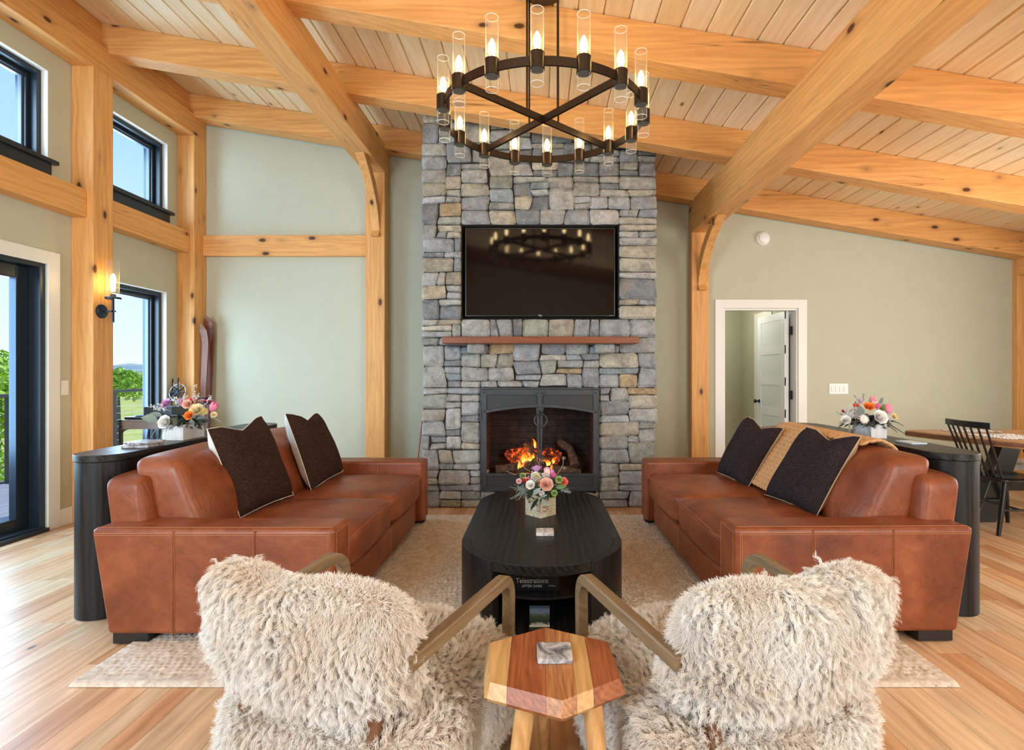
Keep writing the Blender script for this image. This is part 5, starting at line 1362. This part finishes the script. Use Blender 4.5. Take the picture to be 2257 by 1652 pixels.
m = MB(); leaf(m, A1(430, 960, 3.39), A1(200, 930, 3.36) - A1(430, 960, 3.39), .088, .055, 0, 1.3); leaf(m, A1(520, 870, 3.40), A1(330, 850, 3.38) - A1(520, 870, 3.40), .07, .04, 0, 1.0)
obj('leaf', m, LSAGE, g1)
m = MB(); leaf(m, A1(1050, 980, 3.38), Vector((.1, -.2, -1)), .055, .030, 0, 1.5); leaf(m, A1(1020, 930, 3.38), Vector((-.6, -.3, -.4)), .06, .035, 0, 1.2)
obj('leaf', m, LDARK, g1)
# right console bouquet
c2 = Vector((2.245, 3.60, .866)); g2 = empty('flower_arrangement', tuple(c2), 'flower arrangement in a white box on the right console', 'flowers')
box_planter(g2, c2, .105, .19, .095, ww)
A2 = lambda x_, y_, Y=3.52: at((x_, y_), 9.813, 1830, 860, Y)
foliage(g2, (c2.x - .02, c2.y), .955, .16, .15, 110, [LGREY, LBLACK, LDARK, LGREY], 21, (.05, .09))
tulip(A2(935, 225, 3.58), Vector((-.1, 0, 1)), .024, 'pink', g2); tulip(A2(1260, 400, 3.50), Vector((.2, -.2, -1)), .024, 'pink', g2); tulip(A2(1030, 345, 3.50), Vector((.1, 0, -1)), .015, 'magenta', g2); tulip(A2(650, 215, 3.60), Vector((0, 0, 1)), .013, 'lilac', g2)
rose(A2(830, 360, 3.52), F + Vector((-.2, 0, .5)), .030, 'orange', g2, 4); rose(A2(945, 310, 3.56), F, .022, 'cream', g2, 3, 'ranunculus')
rose(A2(340, 640, 3.48), F + Vector((-.6, 0, 0)), .027, 'white', g2, 4, 'ranunculus'); mum(A2(730, 620, 3.42), F, .036, 'white', g2)
rose(A2(1060, 590, 3.42), F + Vector((.1, 0, .1)), .042, 'white', g2, 5, 'peony'); rose(A2(1380, 570, 3.52), F + Vector((.5, 0, .2)), .020, 'yellow', g2, 3, 'ranunculus')
rose(A2(1100, 390, 3.52), F, .018, 'green', g2, 3, 'ranunculus'); rose(A2(560, 340, 3.60), F + Vector((-.3, 0, .6)), .020, 'coral', g2, 3, 'carnation'); rose(A2(270, 450, 3.52), F, .010, 'magenta', g2, 3, 'carnation')
m = MB(); rr_ = random.Random(3)
for k in range(420):
    p = A2(rr_.gauss(490, 75), rr_.gauss(480, 60), 3.50 + rr_.uniform(-.03, .03)); m.ball(p, rr_.uniform(.003, .0055), 5, 3)
for k in range(90): m.ball(A2(rr_.gauss(1290, 35), rr_.gauss(580, 40), 3.48), rr_.uniform(.002, .004), 5, 3)
obj('statice_cluster', m, STW, g2)['kind'] = 'stuff'
m = MB()
for k, (a, b) in enumerate((((700, 300), (510, 70)), ((700, 260), (720, 60)), ((830, 300), (860, 150)), ((330, 520), (150, 480)), ((330, 480), (320, 430)), ((1140, 360), (1150, 260)))):
    p0, p1 = A2(*a, 3.56), A2(*b, 3.54); sprig(m, p0, p1 - p0, (p1 - p0).length, 14, .0028, .2, k + 40)
obj('twig', m, LSAGE, g2)['kind'] = 'stuff'
m = MB()
for a, b in (((1230, 700), (1600, 900)), ((1330, 640), (1580, 740)), ((1230, 720), (1450, 880)), ((800, 680), (880, 960)), ((300, 620), (170, 800)), ((520, 800), (430, 940)), ((960, 650), (700, 760))):
    p0, p1 = A2(*a, 3.46), A2(*b, 3.42); fern(m, p0, p1 - p0, (p1 - p0).length * 1.05, .10, .28)
obj('fern_frond', m, LBLACK, g2)
m = MB(); leaf(m, A2(1060, 300, 3.55), A2(1135, 150, 3.55) - A2(1060, 300, 3.55), .055, .022, 0, 1.3)
leaf(m, A2(540, 320, 3.58), Vector((0, 0, 1)), .03, .02, 0, 1.5); leaf(m, A2(440, 680, 3.42), Vector((-.1, -.1, -1)), .07, .055, 0, 1.5); leaf(m, A2(680, 560, 3.44), A2(650, 380, 3.44) - A2(680, 560, 3.44), .07, .05, 0, 1.4)
obj('leaf', m, LGREY, g2)
# coffee table bouquet
birch = NT('birch_bark'); co = birch.coord((1, 1, 1)); bb = birch.noise(birch.coord((1, 1, 2.5)), 14, 5, .7, 1.5)
bl = birch.ramp(bb, [(.36, (.05, .04, .03)), (.46, (.52, .42, .26)), (.66, (.66, .62, .50))]); birch.base(bl); birch.rough(.85); birch.bump(bb, .9, .01)
c3 = Vector((PX(1190, 3.28) + .004, 3.375, .400)); g3 = empty('flower_arrangement', tuple(c3), 'flower arrangement in a birch bark cube on the coffee table', 'flowers')
box_planter(g3, c3, .137, .137, .134, birch.m, R(45))
A3 = lambda x_, y_, Y=3.33: at((x_, y_), 9.175, 1110, 1010, Y)
foliage(g3, (c3.x, c3.y), .525, .13, .13, 90, [LDARK, LGREEN, LGREY, LDARK], 31, (.04, .075))
rose(A3(862, 530, 3.26), F + Vector((.1, 0, .1)), .038, 'blush', g3, 5); rose(A3(545, 540, 3.26), F + Vector((-.2, 0, .2)), .026, 'white', g3, 4)
rose(A3(668, 222, 3.38), Vector((-.1, .3, 1)), .033, 'lilac', g3, 3, 'poppy'); tulip(A3(880, 265, 3.36), Vector((-.25, 0, 1)), .022, 'palepink', g3); tulip(A3(960, 290, 3.38), Vector((.2, 0, 1)), .020, 'lilac', g3)
tulip(A3(1018, 340, 3.34), Vector((-.2, 0, -1)), .013, 'magenta', g3); rose(A3(470, 450, 3.32), F + Vector((-.2, 0, 1)), .022, 'red', g3, 4, 'carnation'); rose(A3(1210, 470, 3.34), F + Vector((.5, 0, .3)), .025, 'coral', g3, 3, 'carnation')
rose(A3(640, 360, 3.34), F, .026, 'white', g3, 4, 'ranunculus'); rose(A3(670, 370, 3.32), F, .018, 'yellow', g3, 3, 'ranunculus'); rose(A3(390, 350, 3.36), F, .018, 'green', g3, 3, 'ranunculus'); rose(A3(770, 700, 3.25), F, .016, 'white', g3, 3, 'ranunculus'); rose(A3(1025, 700, 3.25), F, .018, 'green', g3, 3, 'ranunculus'); rose(A3(1120, 430, 3.32), F, .022, 'green', g3, 3, 'ranunculus'); rose(A3(310, 460, 3.34), F, .016, 'palepink', g3, 3, 'ranunculus')
m = MB(); rr_ = random.Random(9)
for k in range(200): m.ball(A3(rr_.gauss(640, 90), rr_.gauss(420, 70), 3.30 + rr_.uniform(-.02, .03)), rr_.uniform(.002, .0042), 5, 3)
for k in range(80): m.ball(A3(rr_.gauss(810, 50), rr_.gauss(360, 40), 3.32), rr_.uniform(.002, .004), 5, 3)
obj('statice_cluster', m, STW, g3)['kind'] = 'stuff'
m = MB()
for k in range(26):
    a = (rr_.uniform(330, 480), rr_.uniform(560, 720)); b = (rr_.uniform(110, 420), rr_.uniform(520, 860)); p0, p1 = A3(*a, 3.28), A3(*b, 3.25); sprig(m, p0, p1 - p0, (p1 - p0).length, 7, .0020, .25, k)
for k in range(8):
    p0, p1 = A3(1150, 640, 3.28), A3(rr_.uniform(1250, 1370), rr_.uniform(600, 740), 3.26); sprig(m, p0, p1 - p0, (p1 - p0).length, 6, .002, .2, k + 70)
obj('sprig', m, LSAGE, g3)['kind'] = 'stuff'
tw = plain('dry_twig', (.40, .30, .20), .7); m = MB()
m.tube([A3(250, 330, 3.3), A3(140, 290, 3.3), A3(45, 250, 3.3)], [.0016, .0014, .0009], 5); m.tube([A3(560, 280, 3.32), A3(450, 210, 3.32), A3(390, 150, 3.32)], .0013, 5)
m.tube([A3(1040, 380, 3.32), A3(1130, 250, 3.32), A3(1200, 130, 3.32), A3(1210, 0, 3.32), A3(1200, -40, 3.32)], .0015, 5); m.tube([A3(730, 140, 3.35), A3(690, 60, 3.35), A3(640, 20, 3.35)], .0012, 5); m.tube([A3(820, 110, 3.34), A3(770, 60, 3.34), A3(720, 0, 3.34)], .0012, 5)
m.tube([A3(980, 530, 3.26), A3(1040, 545, 3.25), A3(1090, 480, 3.25), A3(1060, 420, 3.26)], .0014, 5)
for (x_, y_) in ((1230, 190), (1215, -10), (345, 45), (350, 120)):
    for k in range(9): a = 2 * math.pi * k / 9; m.tube([A3(x_, y_, 3.32), A3(x_ + 50 * math.cos(a), y_ + 40 * math.sin(a), 3.32)], .0008, 4)
obj('twig', m, tw, g3)['kind'] = 'stuff'
for a, b, mm, wd_ in (((700, 810), (540, 1050), LDARK, .030), ((740, 830), (740, 1160), LDARK, .022), ((770, 800), (900, 970), LSAGE, .022), ((590, 640), (500, 800), LDARK, .045), ((590, 730), (760, 590), LSAGE, .030), ((740, 780), (890, 730), LSAGE, .018), ((1050, 580), (1280, 560), LGREEN, .03)):
    m = MB(); p0, p1 = A3(*a, 3.245), A3(*b, 3.215); leaf(m, p0, p1 - p0, (p1 - p0).length, wd_, 0, 1.45); obj('leaf', m, mm, g3)

# ================================================================= OUTSIDE
struct('deck', MB().box((-6.5, -1, -.10), (-4.30, 14, -.03)), plain('deck_under', (.10, .10, .12), .8))
dkb = plain('deck_board_grey', (.26, .26, .31), .7, var=.1); dd = bpy.data.objects['deck']; y = -1; x = -6.48
while x < -4.34:
    obj('deck_board', MB().box((x, -1, -.03), (x + .134, 14, -.004)), dkb, dd); x += .14
rl_ = empty('deck_railing', (-6.3, 7, 0), 'dark metal cable railing along the deck outside', 'railing'); rm = plain('railing_metal', (.045, .042, .042), .45)
obj('top_rail', MB().box((-6.34, -1, 1.012), (-6.26, 14, 1.05)), rm, rl_)
for yy in (4.8, 6.33, 7.84, 9.3, 10.8, 12.3): obj('rail_post', MB().box((-6.33, yy - .045, 0), (-6.27, yy + .045, 1.012)).box((-6.37, yy - .08, -.004), (-6.23, yy + .08, .012)), rm, rl_)
cbm = plain('steel_cable', (.5, .5, .5), .35, metal=.8)
for k in range(9): obj('cable', MB().tube([(-6.3, -1, .10 + k * .10), (-6.3, 14, .10 + k * .10)], .003, 5), cbm, rl_)
gr = NT('meadow'); gn = gr.noise(gr.coord((1, 1, 1), False), .35, 5, .7); gr.base(gr.ramp(gn, [(.3, (.16, .24, .05)), (.5, (.42, .46, .10)), (.7, (.56, .52, .16))])); gr.rough(.95)
def gfn(u, v):
    x_ = -7 - 400 * u ** 2; y_ = -40 + 520 * v; return Vector((x_, y_, -1.6 - 5.0 * min(1, u * 4) + 2.0 * noise.noise(Vector((x_ * .02, y_ * .02, 0))) * u))
struct('ground', MB().grid(gfn, 40, 60), gr.m)
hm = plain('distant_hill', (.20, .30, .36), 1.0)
def hfn(u, v):
    a = R(95) + R(85) * u; d_ = 900 + 400 * v; h = (1 - (2 * v - 1) ** 2) * (16 + 12 * noise.noise(Vector((u * 6, 0, 4))) + 4 * noise.noise(Vector((u * 30, 0, 1))))
    return Vector((d_ * math.cos(a), d_ * math.sin(a), -14 + h * 2.1))
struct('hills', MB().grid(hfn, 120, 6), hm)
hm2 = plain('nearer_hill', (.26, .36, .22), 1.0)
def hfn2(u, v):
    a = R(95) + R(85) * u; d_ = 380 + 160 * v; return Vector((d_ * math.cos(a), d_ * math.sin(a), -14 + (1 - (2 * v - 1) ** 2) * (13 + 4 * noise.noise(Vector((u * 9, 2, 4))))))
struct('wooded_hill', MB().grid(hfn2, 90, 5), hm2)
lfA = plain('spring_leaf', (.36, .55, .06), .6, var=.35); trk = plain('tree_bark', (.14, .11, .09), .9, var=.3)
def tree(x_, y_, zb, h, r, seed, label, nl=5200, ls=.14, lo=.35):
    t = empty('tree', (x_, y_, zb), label, 'tree'); rr_ = np.random.RandomState(seed)
    obj('trunk', MB().tube([(x_, y_, zb), (x_ + .1, y_, zb + h * .5), (x_, y_ + .1, zb + h * .85)], [.16, .11, .04], 8), trk, t)
    m = MB()
    cl = [(Vector((rr_.randn() * r * .45, rr_.randn() * r * .45, h * (lo + (.95 - lo) * rr_.rand()))), r * (.22 + .22 * rr_.rand())) for _ in range(26)]
    for k in range(nl):
        c_, cr_ = cl[rr_.randint(len(cl))]; d = Vector(rr_.randn(3)).normalized() * cr_ * (.6 + .5 * rr_.rand()); p = Vector((x_, y_, zb)) + c_ + d
        a, b = Vector(rr_.randn(3)).normalized() * ls, Vector(rr_.randn(3)).normalized() * ls * .6
        m.add([p - a, p - b, p + a, p + b], [(0, 1, 2, 3)])
    o_ = obj('crown', m, lfA, t); o_['kind'] = 'stuff'
tree(-16.2, 15.0, -5.5, 7.9, 2.3, 1, 'leafy green tree seen through the patio door glass', 11000, .12, .12)
tree(-15.6, 19.6, -5.8, 7.4, 1.1, 2, 'young tree at the left side of the low window view', 2600, .10, .86)
tree(-25.5, 13.0, -6, 8.6, 3.4, 3, 'broad green tree behind the deck, left of the patio door view')
tree(-26, 30, -7, 4.6, 2.4, 4, 'low green tree in the meadow beyond the railing')
wm_ = plain('power_wire', (.55, .55, .52), .5)
for z_ in (1.3, .6): tag(obj('power_line', MB().tube([(-60, -20, z_ + 2), (-58, 40, z_ + .3), (-56, 110, z_ + 2)], .05, 5), wm_), 'upper power line crossing beyond the deck' if z_ > 1 else 'lower power line crossing beyond the deck', 'wire')

# ================================================================= groups of alike things
GR = {'sofa': 'facing leather sofas', 'throw_pillow': 'dark square pillows on the sofas', 'console_table': 'oval-ended consoles behind the sofas', 'sheepskin_armchair': 'sheepskin armchairs in the foreground',
      'coaster': 'stone coasters on the tables', 'post': 'square pine posts', 'girder': 'heavy beams running to the back wall', 'rafter': 'sloping rafters under the ceiling', 'girt': 'pine rails on the walls', 'wall_plate': 'pine wall plates',
      'curved_brace': 'curved knee braces', 'flower_arrangement': 'flower arrangements on the tables', 'ski': 'old skis in the corner', 'ski_pole': 'ski poles in the corner', 'tree': 'trees outside the windows',
      'stone_corbel': 'corbels under the mantel', 'placemat': 'placemats on the dining table', 'power_line': 'power lines outside', 'light_switch': 'white light switches'}
for o in C.objects:
    if o.parent is None and 'label' in o.keys():
        k = o.name.split('.')[0]
        if k in GR: o['group'] = GR[k]
